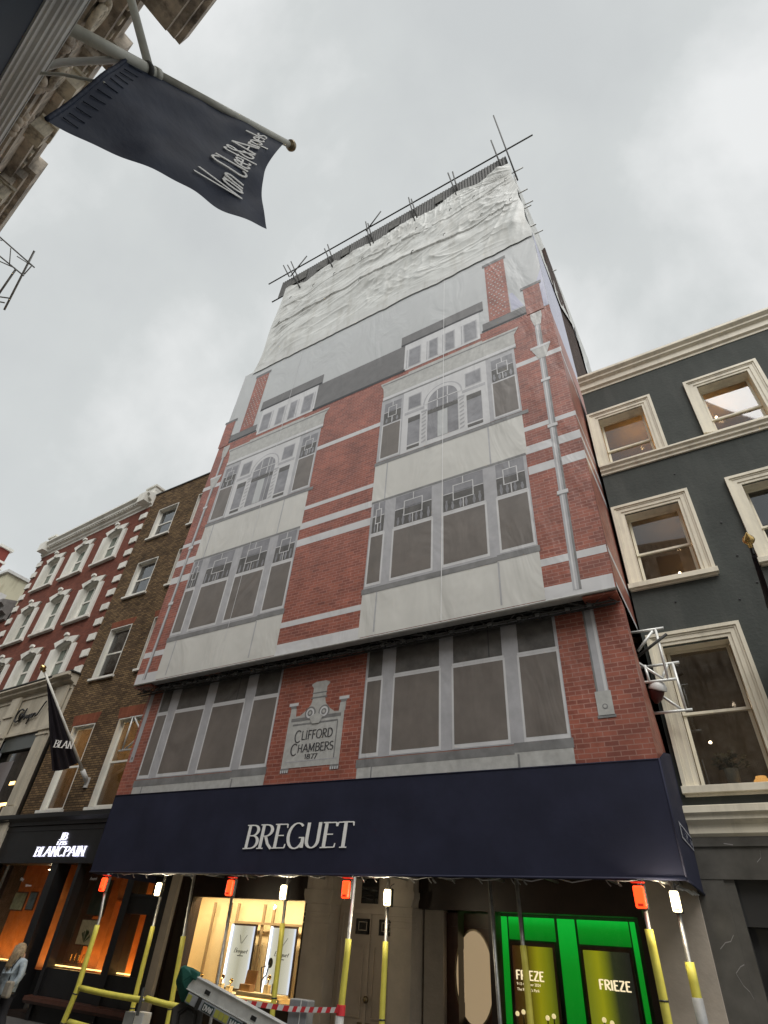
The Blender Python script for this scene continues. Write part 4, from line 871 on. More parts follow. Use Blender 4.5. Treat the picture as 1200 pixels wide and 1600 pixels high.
prop([(-13.2, 9.9, 2.64), (-13.03, 9.9, 1.85), (-12.98, 9.86, .65), (-13.08, 9.84, .05), (-13.12, 9.84, GZ)], 1.84, 'bowed yellow-sleeved canopy pole furthest left', rs=.053)
prop([(-11.98, 10.5, 2.75), (-11.93, 10.5, .1), (-11.93, 10.5, GZ)], 1.92, 'yellow-sleeved pole by the leftmost white lamp')
prop([(-11.12, 10.55, 2.75), (-10.92, 10.55, .5), (-10.88, 10.55, GZ)], 1.88, 'shaded yellow-sleeved pole before the left edge of the tan window')
prop([(-9.85, 10.5, 2.75), (-9.76, 10.5, .5), (-9.74, 10.5, GZ)], .2, 'bare dark pole behind the second red lamp')
prop([(-8.43, 10.5, 2.75), (-8.33, 10.5, .6), (-8.31, 10.5, GZ)], 1.95, 'olive yellow-sleeved pole crossing the right lightbox')
prop([(-6.45, 9.92, 2.64), (-6.50, 9.92, .9), (-6.62, 9.9, GZ)], 1.94, 'bright yellow-sleeved pole in front of the panelled door', rs=.053)
prop([(-5.98, 10.3, 2.75), (-5.96, 10.3, .8), (-5.95, 10.3, GZ)], 1.93, 'yellow-sleeved pole on the right side of the panelled door')
prop([(-4.13, 10.5, 2.75), (-4.06, 10.5, .9), (-4.04, 10.5, GZ)], .3, 'bare grey pole at the left edge of the green window')
prop([(-3.66, 10.5, 2.75), (-3.59, 10.5, .95), (-3.57, 10.5, GZ)], 1.95, 'olive yellow-sleeved pole crossing the left event poster', rs=.048)
prop([(-1.65, 9.92, 2.64), (-1.62, 9.92, 1.2), (-1.60, 9.92, GZ)], 2.16, 'bright yellow-sleeved pole under the rightmost red lamp', rs=.055)
t = prop([(-1.24, 10.05, 2.75), (-1.24, 10.05, 1.2), (-1.23, 10.05, GZ)], 1.95, 'short yellow sleeve with grey wrap below, rightmost pole', rs=.058)
MB().tube([(-1.238, 10.045, 1.43), (-1.235, 10.045, 1.0), (-1.23, 10.045, .5)], .068, 0, 14).build('grey_wrap', 'grip', t, smooth=True)
lamp(-13.14, 9.84, 2.43, 'red', 'glowing red lamp furthest left under the canopy'); lamp(-9.30, 9.86, 2.43, 'red', 'glowing red lamp above the left lightbox window')
lamp(-6.54, 9.84, 2.45, 'red', 'glowing red lamp left of the door fanlight'); lamp(-1.66, 9.84, 2.45, 'red', 'glowing red lamp furthest right under the canopy')
lamp(-11.72, 10.2, 2.40, 'white', 'glowing white lamp furthest left under the canopy'); lamp(-8.22, 10.2, 2.41, 'white', 'glowing white lamp above the right lightbox')
lamp(-5.90, 10.2, 2.38, 'white', 'glowing white lamp right of the door fanlight'); lamp(-1.23, 9.96, 2.42, 'white', 'glowing white lamp furthest right under the canopy')
def rail(a, b_, lab, r=.05):
    t = empty('barrier_rail', a, lab, 'rail', 'yellow sleeved barrier rails'); a, b_ = Vector(a), Vector(b_)
    MB().tube([tuple(a-(b_-a)*.03), tuple(b_+(b_-a)*.03)], .024, 0, 8).build('tube', 'galv', t, smooth=True)
    n = 10; MB().tube([tuple(a.lerp(b_, i/n)+Vector((0, 0, -.012*sin(pi*i/n)))) for i in range(n+1)], r, 0, 12).build('foam_sleeve', 'yellow', t, smooth=True)
rail((-12.88, 9.86, .66), (-11.1, 9.95, .62), 'long yellow sleeved rail beside the bowed left pole')
rail((-11.02, 9.97, .645), (-10.0, 10.0, .60), 'short yellow sleeved rail ending behind the ladder')
rail((-12.9, 9.84, .14), (-11.2, 9.9, .10), 'lowest yellow sleeved rail in the bottom left corner', .055)
MB_ = MB().tube([(-11.06, 9.88, .40), (-11.06, 9.88, .80)], .03, 0, 10); tag(MB_.build('pole_clamp', 'iron'), 'dark clamp upright joining the two yellow rails', 'clamp')
t = empty('wrapped_post', (-11.3, 10.1, GZ), 'grey boxed post foot below the left yellow rail', 'post'); MB().box(-11.55, -11.28, 10.0, 10.2, GZ, .42).build('box', 'grip', t, bevel=.01); MB().box(-11.26, -11.02, 10.0, 10.2, GZ, .44).build('box', 'mould', t, bevel=.01)
t = empty('wrapped_post', (-7.35, 9.95, GZ), 'grey boxed post foot crossing the red and white tape', 'post'); MB().box(-7.52, -7.14, 9.88, 10.08, GZ, .93).build('box', 'grip', t, bevel=.015); MB().box(-7.28, -7.27, 9.87, 9.88, GZ, .92).build('seam', 'mould', t)
t = empty('barrier_tape', (-8, 9.9, .75), 'red and white striped barrier tape tied between the poles', 'tape')
pts = [(-9.6, .79), (-8.9, .785), (-8.2, .80), (-7.5, .80), (-7.0, .83), (-6.5, .87)]
bw_, br_ = MB(), MB(); k = 0
for i in range(len(pts)-1):
    for q in range(6):
        f0, f1 = q/6, (q+1)/6; x0 = pts[i][0]+(pts[i+1][0]-pts[i][0])*f0; x1 = pts[i][0]+(pts[i+1][0]-pts[i][0])*f1; z0 = pts[i][1]+(pts[i+1][1]-pts[i][1])*f0; z1 = pts[i][1]+(pts[i+1][1]-pts[i][1])*f1
        (br_ if k % 2 else bw_).prism([(x0, z0-.035), (x1, z1-.035), (x1+.03, z1+.035), (x0+.03, z0+.035)], 9.838, 9.842); k += 1
bw_.build('white_stripes', 'whitep', t); br_.build('red_stripes', 'redp', t)
MB().tube([(-6.51, 9.92, .80), (-6.51, 9.92, .93)], .072, 0, 12).build('knot', 'redp', t)
MB().tube([(-6.52, 9.92, .66), (-6.52, 9.92, .80)], .070, 0, 12).build('loop', 'whitep', t)

# ============================================================ LADDER in the foreground
ld = empty('ladder', (-1.2, 3.4, GZ), 'aluminium ladder with green rubber cap leaning across the foreground', 'ladder')
A = Vector((-2.86, 2.86, 1.415)); D = (Vector((-2.35, 3.13, 1.235))-A).normalized(); up = Vector((0, 0, 1)); side = D.cross(up).normalized(); nrm = side.cross(D).normalized()
tocam = Vector((-A.x, -A.y, 0)).normalized()
def fr(mb, l0, l1, a0, a1, c0, c1, mi=0):     # box in the ladder's frame: length, along normal, along side
    k = len(mb.v)
    for l, a, c in ((l0,a0,c0),(l1,a0,c0),(l1,a1,c0),(l0,a1,c0),(l0,a0,c1),(l1,a0,c1),(l1,a1,c1),(l0,a1,c1)): mb.v.append(tuple(A+D*l+nrm*a+side*c))
    for f in ((0,3,2,1),(4,5,6,7),(0,1,5,4),(1,2,6,5),(2,3,7,6),(3,0,4,7)): mb.f.append(tuple(k+i for i in f)); mb.m.append(mi)
    return mb
LL = 4.3
fr(MB(), .0, LL, -.022, .032, -.012, .012).build('stile', 'alu', ld, bevel=.003)
b = MB(); fr(b, .0, LL, .0325, .038, -.03, .02); fr(b, .0, LL, -.028, -.0225, -.03, .02); b.build('stile_lip', 'alu', ld, bevel=.002)
fr(MB(), .05, LL, -.022, .032, -.10, -.078).build('stile', 'alu', ld, bevel=.003)
b = MB()
for i in range(14): fr(b, .2+i*.28, .235+i*.28, -.02, .012, -.078, -.012)
b.build('rungs', 'alu', ld)
for i in range(14): fr(MB(), .10+i*.28, .13+i*.28, -.008, .010, .0121, .016).build('rung_end', 'capdark', ld)
fr(MB(), .02, LL, -.075, -.031, -.006, .018).build('outer_stile', mat('grey_ladder_side', (.42, .44, .47), .5, .2, var=.15, vscale=12), ld, bevel=.002)
for l0, l1, tx in ((.12, .185, 'DVW'), (.28, .35, 'MAC')):
    o_ = fr(MB(), l0, l1, -.070, -.037, .0185, .021).build('sticker', mat('sticker_dark', (.03, .06, .06), .5), ld)
    b = MB(); w_ = textwidth(tx); lettering(b, tx, lambda u, v, d, l0=l0, l1=l1, w_=w_: A+D*(l0+.006+(l1-l0-.012)*u/w_)+nrm*(-.066+.023*v)+side*(.0212+d), .2, .14, False, 0, .002); b.build('sticker_text', 'whitep', o_)
for l0 in (.025, .195, .222, .249, .385): fr(MB(), l0, l0+.024, -.068, -.038, .0185, .021).build('yellow_mark', mat('pale_yellow', (.5, .5, .1), .5), ld)
fr(MB(), .085, .105, -.078, -.028, .018, .03).build('bracket', 'capdark', ld); fr(MB(),   .355, .372, -.078, -.028, .018, .03).build('bracket', 'capdark', ld)
# green cap: a faceted block with a pointed top standing up at the ladder's head
b = MB(); c0 = Vector((-2.882, 2.926, 1.362)); cu_ = Vector((-.04, -.70, .71)).normalized(); cr_ = (Vector((.863, .50, .065))-cu_*Vector((.863, .50, .065)).dot(cu_)).normalized(); cf = cu_.cross(cr_)
def cap(mb, pr, h0, h1, s1=1.0):
    k = len(mb.v); n = len(pr)
    for h, s_ in ((h0, 1), (h1, s1)):
        for a, c in pr: mb.v.append(tuple(c0+cr_*a*s_+cf*c*s_+cu_*h))
    mb.f.append(tuple(range(k+n-1, k-1, -1))); mb.m.append(0); mb.f.append(tuple(range(k+n, k+2*n))); mb.m.append(0)
    for i in range(n): j = (i+1) % n; mb.f.append((k+i, k+j, k+n+j, k+n+i)); mb.m.append(0)
pr = [(-.058, -.03), (-.005, -.05), (.055, -.02), (.048, .03), (-.048, .03)]
cap(b, pr, -.01, .115, .88); cap(b, [(p*.88, q*.88) for p, q in pr], .116, .165, .25); b.build('green_cap', 'green', ld, bevel=.004)
b = MB(); cap(b, [(p*.95, q*.95) for p, q in pr], -.10, -.011); b.build('cap_socket', 'rubber', ld, bevel=.004)
fr(MB(), -.02, .03, .02, .055, -.025, .025).build('green_plug', 'green', ld, bevel=.006)
hc = Vector((-2.893, 2.924, 1.262)); b = MB(); b.lathe(hc, [(.085, -.03), (.095, -.02), (.095, .02), (.085, .03), (.06, .031), (.058, .02), (.045, .02), (.04, .034), (0, .035)], 0, 6, (-hc+Vector((0, 0, 1.6))).normalized()); b.build('hinge_knuckle', 'rubber', ld, bevel=.003)

# ============================================================ CHARCOAL BUILDING (right)
gb = empty('charcoal_building', (1.5, 12, GZ), 'charcoal rendered townhouse with cream window surrounds on the right', 'building')
YG = 12.0
wins = [(-.78, .40, 12.20, 13.90), (1.78, 2.96, 12.26, 13.90), (-.74, .47, 8.50, 10.41), (1.80, 3.02, 8.50, 10.41), (-.68, .52, 4.30, 6.90), (1.86, 3.06, 4.30, 6.90)]
b = MB(); wall_holes(b, -1.03, 7, 3.95, 15.3, YG, wins, .3); b.face([(-1.03, YG, 3.95), (-1.03, 22, 3.95), (-1.03, 22, 15.3), (-1.03, YG, 15.3)]); b.face([(-1.03, 22, 15.3), (7, 22, 15.3), (7, 13, 15.3), (-1.03, 13, 15.3)])
b.build('wall', 'dgrey', gb)
b = MB(); b.prism([(YG+.3, 15.2), (YG-.02, 15.2), (YG-.02, 15.28), (YG-.08, 15.32), (YG-.08, 15.5), (YG-.16, 15.56), (YG-.16, 15.62), (YG-.24, 15.70), (YG-.24, 15.78), (YG+.3, 15.80)], -1.04, 7.02, 0, 'yz'); b.box(-1.04, 7.02, YG+.3, 22, 15.31, 15.6)
b.build('cornice', 'cream', gb)
b = MB(); b.prism([(YG, 11.86), (YG-.05, 11.86), (YG-.05, 11.93), (YG-.10, 11.96), (YG-.10, 12.03), (YG-.16, 12.07), (YG-.16, 12.12), (YG, 12.14)], -1.035, 7.02, 0, 'yz'); b.build('string_course', 'cream', gb)
def arch_window(root, x0, x1, z0, z1, m, glassm, sill=True, aw=.27, bar=None, open_=0, below=True):
    """moulded surround, sash and pane in an opening; returns the window part"""
    ox0, ox1, oz1 = x0-aw, x1+aw, z1+aw+.05; y = YG; ob = z0-.02
    b = MB()
    for k, (i0, i1, p) in enumerate(((0, .07, .09), (.07, .11, .065), (.11, .20, .05), (.20, aw, .03))):   # stepped architrave, outside to inside
        b.box(ox0+i0, ox0+i1, y-p, y, ob, oz1-i1); b.box(ox1-i1, ox1-i0, y-p, y, ob, oz1-i1); b.box(ox0+i0, ox1-i0, y-p, y, oz1-i1, oz1-i0)
    j = .003; b.face([(x0+j, y-.03, z0), (x0+j, y+.28, z0), (x0+j, y+.28, z1), (x0+j, y-.03, z1)]); b.face([(x1-j, y-.03, z0), (x1-j, y+.28, z0), (x1-j, y+.28, z1), (x1-j, y-.03, z1)]); b.face([(x0, y-.03, z1-j), (x1, y-.03, z1-j), (x1, y+.28, z1-j), (x0, y+.28, z1-j)])
    w = b.build('window', m, root)
    if sill:
        b = MB(); b.box(ox0-.03, ox1+.03, y-.14, y+.28, z0-.14, z0-.0205); b.box(ox0, ox1, y-.07, y, z0-.18, z0-.141); b.build('sill', m, w, bevel=.006)
    else:
        MB().box(x0, x1, y-.02, y+.28, z0-.06, z0+.001).build('sill', m, w)
    yf = y+.22; sw_ = .06; zm = bar if bar else (z0+z1)/2
    b = MB()
    for (c, d, dy) in ((zm-.02, z1, 0), (z0, zm+.02, .035)):
        b.box(x0+.02, x0+.02+sw_, yf+dy, yf+dy+.03, c, d); b.box(x1-.02-sw_, x1-.02, yf+dy, yf+dy+.03, c, d); b.box(x0+.08, x1-.08, yf+dy, yf+dy+.03, d-.05, d); b.box(x0+.08, x1-.08, yf+dy, yf+dy+.03, c, c+.05)
    b.build('sash', m, w)
    MB().box(x0+.08, x1-.08, yf+.012, yf+.018, zm+.03, z1-.05).build('pane', glassm, w); MB().box(x0+.08, x1-.08, yf+.047, yf+.053, z0+.05, zm-.03).build('pane', glassm, w)
    return w
rm = MB()                                       # rooms behind the windows
for (x0, x1, z0, z1) in wins:
    rm.face([(x0-.8, 14.5, z0-.4), (x1+.8, 14.5, z0-.4), (x1+.8, 14.5, z1+.5), (x0-.8, 14.5, z1+.5)], 0 if z0 > 12 else 1); rm.face([(x0-.8, 12.31, z1+.5), (x1+.8, 12.31, z1+.5), (x1+.8, 14.5, z1+.5), (x0-.8, 14.5, z1+.5)], 0 if z0 > 12 else 1)
    rm.face([(x0-.8, 12.31, z0-.4), (x0-.8, 14.5, z0-.4), (x0-.8, 14.5, z1+.5), (x0-.8, 12.31, z1+.5)], 0 if z0 > 12 else 1); rm.face([(x1+.8, 12.31, z0-.4), (x1+.8, 14.5, z0-.4), (x1+.8, 14.5, z1+.5), (x1+.8, 12.31, z1+.5)], 0 if z0 > 12 else 1)
rm.build('room_interior', ['litroom', 'tan2'], gb)
for i, (x0, x1, z0, z1) in enumerate(wins):
    arch_window(gb, x0, x1, z0, z1, 'cream', 'glass', sill=(i >= 2), bar={0: 12.85, 1: 12.85, 2: 9.38, 3: 9.38, 4: 5.62, 5: 5.62}[i])
point(gb, (.1, 13.4, 13.7), 14, (1, .62, .25)); point(gb, (2.2, 13.4, 13.8), 10, (1, .68, .35)); point(gb, (.25, 12.75, 5.9), 7, (1, .78, .55)); point(gb, (.2, 13.6, 10.2), 8, (1, .65, .35))
for x, y, z in ((2.05, 12.9, 13.55), (.05, 13.6, 9.5), (.42, 13.0, 8.7), (-.35, 13.2, 5.35)):
    MB().lathe((x, y, z), [(0, -.03), (.025, -.018), (.032, 0), (.02, .02), (0, .03)], 0, 10).build('bulb_lamp', 'spot', gb, smooth=True)
for x, z in ((1.15, 9.6), (1.2, 8.7), (.95, 7.7), (-.2, 7.9), (1.35, 8.0), (.6, 11.3)):
    MB().lathe((x, YG-.001, z), [(.022, 0), (.022, .012), (0, .014)], 0, 8, (0, -1, 0)).build('wall_fixing', 'black', gb)
# ground floor of the charcoal building: cream entablature and marble shopfront
b = MB(); b.prism([(YG, 3.50), (YG-.06, 3.55), (YG-.06, 3.68), (YG-.16, 3.74), (YG-.16, 3.80), (YG-.22, 3.84), (YG-.22, 3.94), (YG-.12, 3.97), (YG, 3.98)], -1.03, 7, 0, 'yz'); b.build('shop_cornice', 'cream', gb)
b = MB(); b.box(-1.03, 7, YG-.02, YG+.3, 2.98, 3.50); b.box(-1.03, 7, YG-.06, YG+.3, 2.90, 2.98); b.box(-1.03, 7, YG-.05, YG-.0205, 3.36, 3.40); b.box(-1.12, -.70, YG-.05, YG+.3, GZ, 2.9); b.box(-.70, -.55, YG-.02, YG+.3, GZ, 2.9)
b.build('marble_shopfront', 'marble', gb)
VEIN = mat('pale_vein', (.26, .25, .24), .3)     # pale veins in the marble
random.seed(4)
for (pts) in ([(-.99, 2.0), (-.9, 2.08), (-.82, 2.1), (-.76, 2.18)], [(-.86, 1.72), (-.78, 1.80), (-.72, 1.83)], [(-.86, 1.72), (-.80, 1.58), (-.74, 1.52), (-.71, 1.44)], [(-.55, 3.40), (-.42, 3.38)]):
    b = MB()
    for (x0, z0), (x1, z1) in zip(pts, pts[1:]):
        yy = YG-.053 if x0 < -.6 else YG-.052; b.face([(x0, yy, z0-.006), (x1, yy, z1-.006), (x1, yy, z1+.008), (x0, yy, z0+.008)])
    b.build('marble_vein', VEIN, gb)
for (pts) in ([(-.15, 3.14), (-.08, 3.2), (-.06, 3.3)], [(.08, 3.24), (.18, 3.32), (.3, 3.24), (.18, 3.17), (.08, 3.24)]):
    b = MB()
    for (x0, z0), (x1, z1) in zip(pts, pts[1:]): b.face([(x0, YG-.023, z0-.005), (x1, YG-.023, z1-.005), (x1, YG-.023, z1+.006), (x0, YG-.023, z0+.006)])
    b.build('marble_vein', VEIN, gb)
b = MB(); b.box(-.55, 7, YG+.10, YG+.3, 2.30, 2.9); b.face([(-.55, YG+.3, GZ), (7, YG+.3, GZ), (7, YG+.3, 2.3), (-.55, YG+.3, 2.3)]); b.build('shop_recess', 'capdark', gb)
b = MB(); b.box(-.36, -.30, YG+.08, YG+.14, GZ, 1.95); b.box(-.30, 1.5, YG+.08, YG+.14, 1.90, 1.95); b.build('shop_frame', mat('pale_blue_frame', (.16, .22, .23), .4), gb)
b = MB(); b.box(-.25, -.22, YG+.12, YG+.15, GZ, 1.85); b.box(-.22, 1.5, YG+.12, YG+.15, 1.82, 1.85); b.box(-.22, 1.5, YG+.12, YG+.15, 1.30, 1.33); b.build('inner_frame', 'brass', gb)
MB().box(-.22, 1.5, YG+.2, YG+.21, GZ, 1.82).build('shop_pane', 'dglass', gb)
# vase, flowers, table lamp and folded frame on the first-floor sill
t = empty('flower_vase', (-.13, 12.75, 4.30), 'pale vase of cream flowers inside the lowest window of the charcoal building', 'vase')
MB().lathe((-.13, 12.75, 4.32), [(.085, 0), (.10, .1), (.12, .4), (.115, .4), (.08, .02)], 0, 18).build('vase', 'pot', t, smooth=True)
random.seed(11); b = MB(); bb = MB()
for i in range(26):
    a = random.uniform(0, 2*pi); r_ = random.uniform(.02, .30); h = 4.80+random.uniform(0, .26)-r_*.35; x, y = -.13+r_*cos(a), 12.75+r_*sin(a)
    bb.tube([(-.13, 12.75, 4.66), (x, y, h)], .006, 0, 5)
    for k in range(5):
        t2 = k*2*pi/5+i; b.face([(x, y, h), (x+.05*cos(t2), y+.05*sin(t2), h+.02), (x+.065*cos(t2+.5), y+.065*sin(t2+.5), h+.045), (x+.04*cos(t2+1), y+.04*sin(t2+1), h+.02)])
    for k in range(2):
        t2 = random.uniform(0, 6); bb.face([(x, y, h-.06), (x+.08*cos(t2), y+.08*sin(t2), h-.02), (x+.12*cos(t2+.3), y+.12*sin(t2+.3), h-.05)])
b.build('blossoms', 'petal', t); bb.build('stems', 'leaf', t)
t = empty('table_lamp', (.30, 12.6, 4.3), 'glowing amber lamp on the sill right of the flower vase', 'lamp'); MB().lathe((.30, 12.55, 4.34), [(.10, 0), (.13, .05), (.13, .11), (.09, .15), (.085, .18), (0, .185)], 0, 20).build('shade', 'amber', t, smooth=True)
t = empty('picture_stand', (-.5, 12.65, 4.3), 'thin upright frame inside the lowest window, left of the vase', 'frame'); MB().tube([(-.62, 12.6, 4.32), (-.62, 12.62, 5.1)], .018, 0, 6).build('upright', 'whitep', t); MB().tube([(-.54, 12.66, 4.32), (-.56, 12.66, 4.9)], .012, 0, 6).build('upright', 'whitep', t)
# flagpole with furled black flag
fp = empty('flagpole', (1.27, 12, 6.3), 'black furled flag on a pole with a gold onion finial, right edge', 'flagpole')
a = Vector((1.29, 12.0, 6.35)); b_ = Vector((1.245, 10.02, 7.66)); MB().tube([a, b_], .028, 0, 10).build('pole', 'black', fp, smooth=True)
dd = (b_-a).normalized(); MB().lathe(b_, [(.03, -.03), (.045, 0), (.04, .03), (.085, .08), (.10, .12), (.085, .17), (.04, .22), (.008, .27), (0, .275)], 0, 18, dd).build('finial', 'gold', fp, smooth=True)
b = MB(); n = 16
for i in range(n+1):
    p = b_.lerp(a, .05+.9*i/n); dr_ = .10+1.5*(i/n)**.8
    for j in range(9):
        v = j/8; b.v.append((p.x+.04*sin(v*7+i*.6), p.y+.05*v*sin(i*.8), p.z-.03-dr_*v))
for i in range(n):
    for j in range(8): k = i*9+j; b.f.append((k, k+1, k+10, k+9)); b.m.append(0)
b.build('furled_flag', 'bflag', fp, smooth=True)

# ============================================================ BROWN BRICK BUILDING (left of the wraps)
bb_ = empty('brown_brick_building', (-18, 12, GZ), 'narrow brown stock brick townhouse between the red building and the wraps', 'building')
bw = [(-20.70, -19.35, 15.85, 17.60), (-20.66, -19.34, 12.75, 14.52), (-20.66, -19.36, 9.15, 11.28), (-20.56, -19.30, 4.60, 7.36), (-18.05, -16.75, 15.85, 17.60), (-18.05, -16.75, 12.75, 14.52), (-18.05, -16.75, 9.15, 11.28), (-18.0, -16.70, 4.60, 7.36)]
b = MB(); wall_holes(b, -21.6, -14.3, 4.5, 18.75, YG, bw, .22, 0); b.box(-21.6, -14.3, YG-.0, 21, 18.75, 18.8); b.face([(-21.6, YG, 4.5), (-21.6, 21, 4.5), (-21.6, 21, 18.75), (-21.6, YG, 18.75)]); b.build('wall', 'dbrick', bb_)
MB().box(-21.62, -14.3, YG-.04, YG+.3, 18.805, 18.87).build('coping', 'iron', bb_)
for i, (x0, x1, z0, z1) in enumerate(bw):
    b = MB(); j = .004; y = YG
    b.face([(x0+j, y-.005, z0), (x0+j, y+.21, z0), (x0+j, y+.21, z1), (x0+j, y-.005, z1)]); b.face([(x1-j, y-.005, z0), (x1-j, y+.21, z0), (x1-j, y+.21, z1), (x1-j, y-.005, z1)]); b.face([(x0, y-.005, z1-j), (x1, y-.005, z1-j), (x1, y+.21, z1-j), (x0, y+.21, z1-j)])
    b.box(x0, x0+.03, y-.012, y-.004, z0, z1); b.box(x1-.03, x1, y-.012, y-.004, z0, z1); b.box(x0+.03, x1-.03, y-.012, y-.004, z1-.03, z1)
    w = b.build('window', 'stucco', bb_)
    MB().box(x0-.08, x1+.08, y-.10, y+.2, z0-.09, z0-.001).build('sill', 'stucco', w, bevel=.005)
    b = MB(); yf = y+.17; zm = z0+(z1-z0)*.5
    b.box(x0, x0+.09, yf, yf+.04, z0, z1); b.box(x1-.09, x1, yf, yf+.04, z0, z1); b.box(x0+.09, x1-.09, yf, yf+.04, z1-.09, z1); b.box(x0+.09, x1-.09, yf, yf+.04, z0, z0+.10); b.box(x0+.09, x1-.09, yf-.01, yf+.05, zm-.03, zm+.03)
    b.build('sash', 'stucco', w); MB().box(x0+.09, x1-.09, yf+.02, yf+.025, z0+.10, z1-.09).build('pane', 'glass', w)
    if z0 < 8:
        b = MB(); b.prism([(x0-.10, z1+.02), (x1+.04, z1+.02), (x1+.12, z1+.40), (x0-.20, z1+.40)], y-.006, y); b.build('lintel', 'arch', w)
        b = MB(); b.face([(x0-.5, 13.6, z0-.3), (x1+.5, 13.6, z0-.3), (x1+.5, 13.6, z1+.4), (x0-.5, 13.6, z1+.4)]); b.face([(x0-.5, 12.3, z1+.4), (x1+.5, 12.3, z1+.4), (x1+.5, 13.6, z1+.4), (x0-.5, 13.6, z1+.4)]); b.face([(x0-.5, 12.3, z0-.3), (x0-.5, 13.6, z0-.3), (x0-.5, 13.6, z1+.4), (x0-.5, 12.3, z1+.4)]); b.build('room', 'litroom', w)
        point(bb_, ((x0+x1)/2+.2, 12.9, z1-.4), 22, (1, .75, .45)); MB().lathe((x1-.35, 12.7, z1-1.05), [(0, -.03), (.03, 0), (0, .03)], 0, 8).build('bulb_lamp', 'spot', w)
    else:
        b = MB(); b.face([(x0-.4, 13.4, z0-.3), (x1+.4, 13.4, z0-.3), (x1+.4, 13.4, z1+.4), (x0-.4, 13.4, z1+.4)]); b.build('room', 'psill', w)
        b = MB(); b.prism([(x0-.05, z1+.02), (x1+.05, z1+.02), (x1+.12, z1+.30), (x0-.12, z1+.30)], y-.005, y) if 9 < z0 < 10 else None
        if b.v: b.build('lintel', 'arch', w)
t = empty('window_plant', (-17.0, 12.5, 4.6), 'leafy indoor plant inside the brown building window beside the wraps', 'plant'); random.seed(2); b = MB()
for i in range(60):
    a = random.uniform(0, 6.3); h = random.uniform(.2, 1.2); r_ = .05+.25*random.random()
    x, y, z = -17.0+r_*cos(a), 12.55+.2*r_*sin(a), 4.6+h; b.face([(x, y, z), (x+.09, y, z+.03), (x+.11, y+.01, z+.09), (x+.02, y, z+.05)])
b.build('leaves', 'leaf', t); MB().tube([(-17, 12.55, 4.6), (-17, 12.55, 5.5)], .02, 0, 6).build('stem', 'oak', t)
# black shopfront of the brown building
sf = empty('black_shopfront', (-18, 11.9, GZ), 'black jeweller shopfront with amber lit windows below the brown brick', 'shopfront')
b = MB(); b.prism([(12.0, 4.10), (11.84, 4.14), (11.84, 4.24), (11.72, 4.34), (11.72, 4.46), (12.0, 4.49)], -22.3, -14.0, 0, 'yz'); b.box(-22.2, -14.0, 11.88, 12.4, 3.10, 4.12); b.box(-22.0, -14.05, 11.865, 11.88, 3.98, 4.02); b.build('fascia', 'black', sf)
b = MB()
for x0, x1 in ((-22.2, -21.9), (-18.62, -18.30), (-17.36, -17.22), (-14.98, -14.72), (-13.62, -13.30)): b.box(x0, x1, 11.9, 12.4, GZ, 3.10)
b.box(-21.9, -18.62, 11.95, 12.3, GZ, .76); b.box(-17.22, -14.98, 11.95, 12.3, GZ, .76); b.box(-14.72, -13.62, 11.95, 12.3, GZ, .78); b.box(-14.72, -13.62, 11.95, 12.1, 2.0, 2.36); b.box(-14.72, -13.62, 11.93, 12.12, 2.36, 2.42); b.box(-14.72, -13.62, 11.95, 12.1, 2.76, 3.1)
b.build('frame', 'black', sf)
MB().box(-18.3, -17.36, 11.95, 12.9, GZ, GZ+.12).build('doorstep', 'blackwood', sf); MB().box(-18.3, -17.36, 12.9, 13.0, GZ, 3.1).build('door', 'black', sf); MB().box(-17.56, -17.44, 12.5, 12.54, .90, 2.25).build('door_edge', 'orange', sf)
b = MB(); b.prism([(11.95, .02), (11.78, .04), (11.74, .10), (11.76, .18), (11.95, .20)], -17.5, -13.6, 0, 'yz'); b.build('stall_riser_moulding', 'oak', sf)
for x0, x1, z0, z1, p in ((-21.9, -18.62, .78, 3.08, 22), (-17.22, -14.98, .80, 3.08, 20), (-14.72, -13.62, .80, 2.0, 14), (-14.72, -13.62, 2.42, 2.76, 2)):
    o_ = shop_window(sf, x0, x1, z0, z1, 12.12, .8, 'orange', lightcol=(1, .55, .18), power=p, up=True)
    if z1-z0 > 1: MB().box(x0+.02, x1-.02, 12.14, 12.17, z0, z0+.025).build('sill_glow', 'warmstrip', o_)
b = MB(); write(b, 'BLANCPAIN', -19.68, -17.20, 3.275, 3.53, 11.87, .13, .045, True, 0, .02, .05); b.build('lettering', 'coolletter', sf)
b = MB(); write(b, '1735', -18.72, -18.22, 3.57, 3.67, 11.87, .15, .06, True, 0, .02, .05); write(b, 'JB', -18.66, -18.30, 3.70, 3.90, 11.87, .15, .06, True, 0, .02, 0); b.build('lettering', 'coolletter', sf)
OFS = Vector((-.72, 0, 0))
def shop_item(name, lab, cat, x0, x1, y, z0, z1, m, frame='oak'):
    t = empty(name, ((x0+x1)/2, y, z0), lab, cat); MB().box(x0-.03, x1+.03, y, y+.03, z0-.03, z1+.03).build('frame', frame, t); MB().box(x0, x1, y-.012, y-.001, z0, z1).build('face', m, t); return t
shop_item('picture', 'green landscape picture hanging in the far left shop window', 'picture', -20.15, -19.55, 12.5, 1.95, 2.38, 'picture')
shop_item('picture', 'narrow blue picture right of the green landscape picture', 'picture', -19.35, -19.02, 12.5, 1.98, 2.40, mat('blue_picture', (.12, .2, .26), .5, var=.5, vscale=6))
shop_item('display_board', 'dark teal board in the shop window behind the bowed yellow pole', 'board', -16.5, -15.8, 12.6, 1.95, 2.75, 'teal')
t = shop_item('poster_print', 'pale botanical print below the dark teal board', 'picture', -16.42, -15.76, 12.5, 1.28, 1.82, mat('pale_print', (.40, .38, .26), .5, var=.25, vscale=7))
b = MB(); random.seed(6)
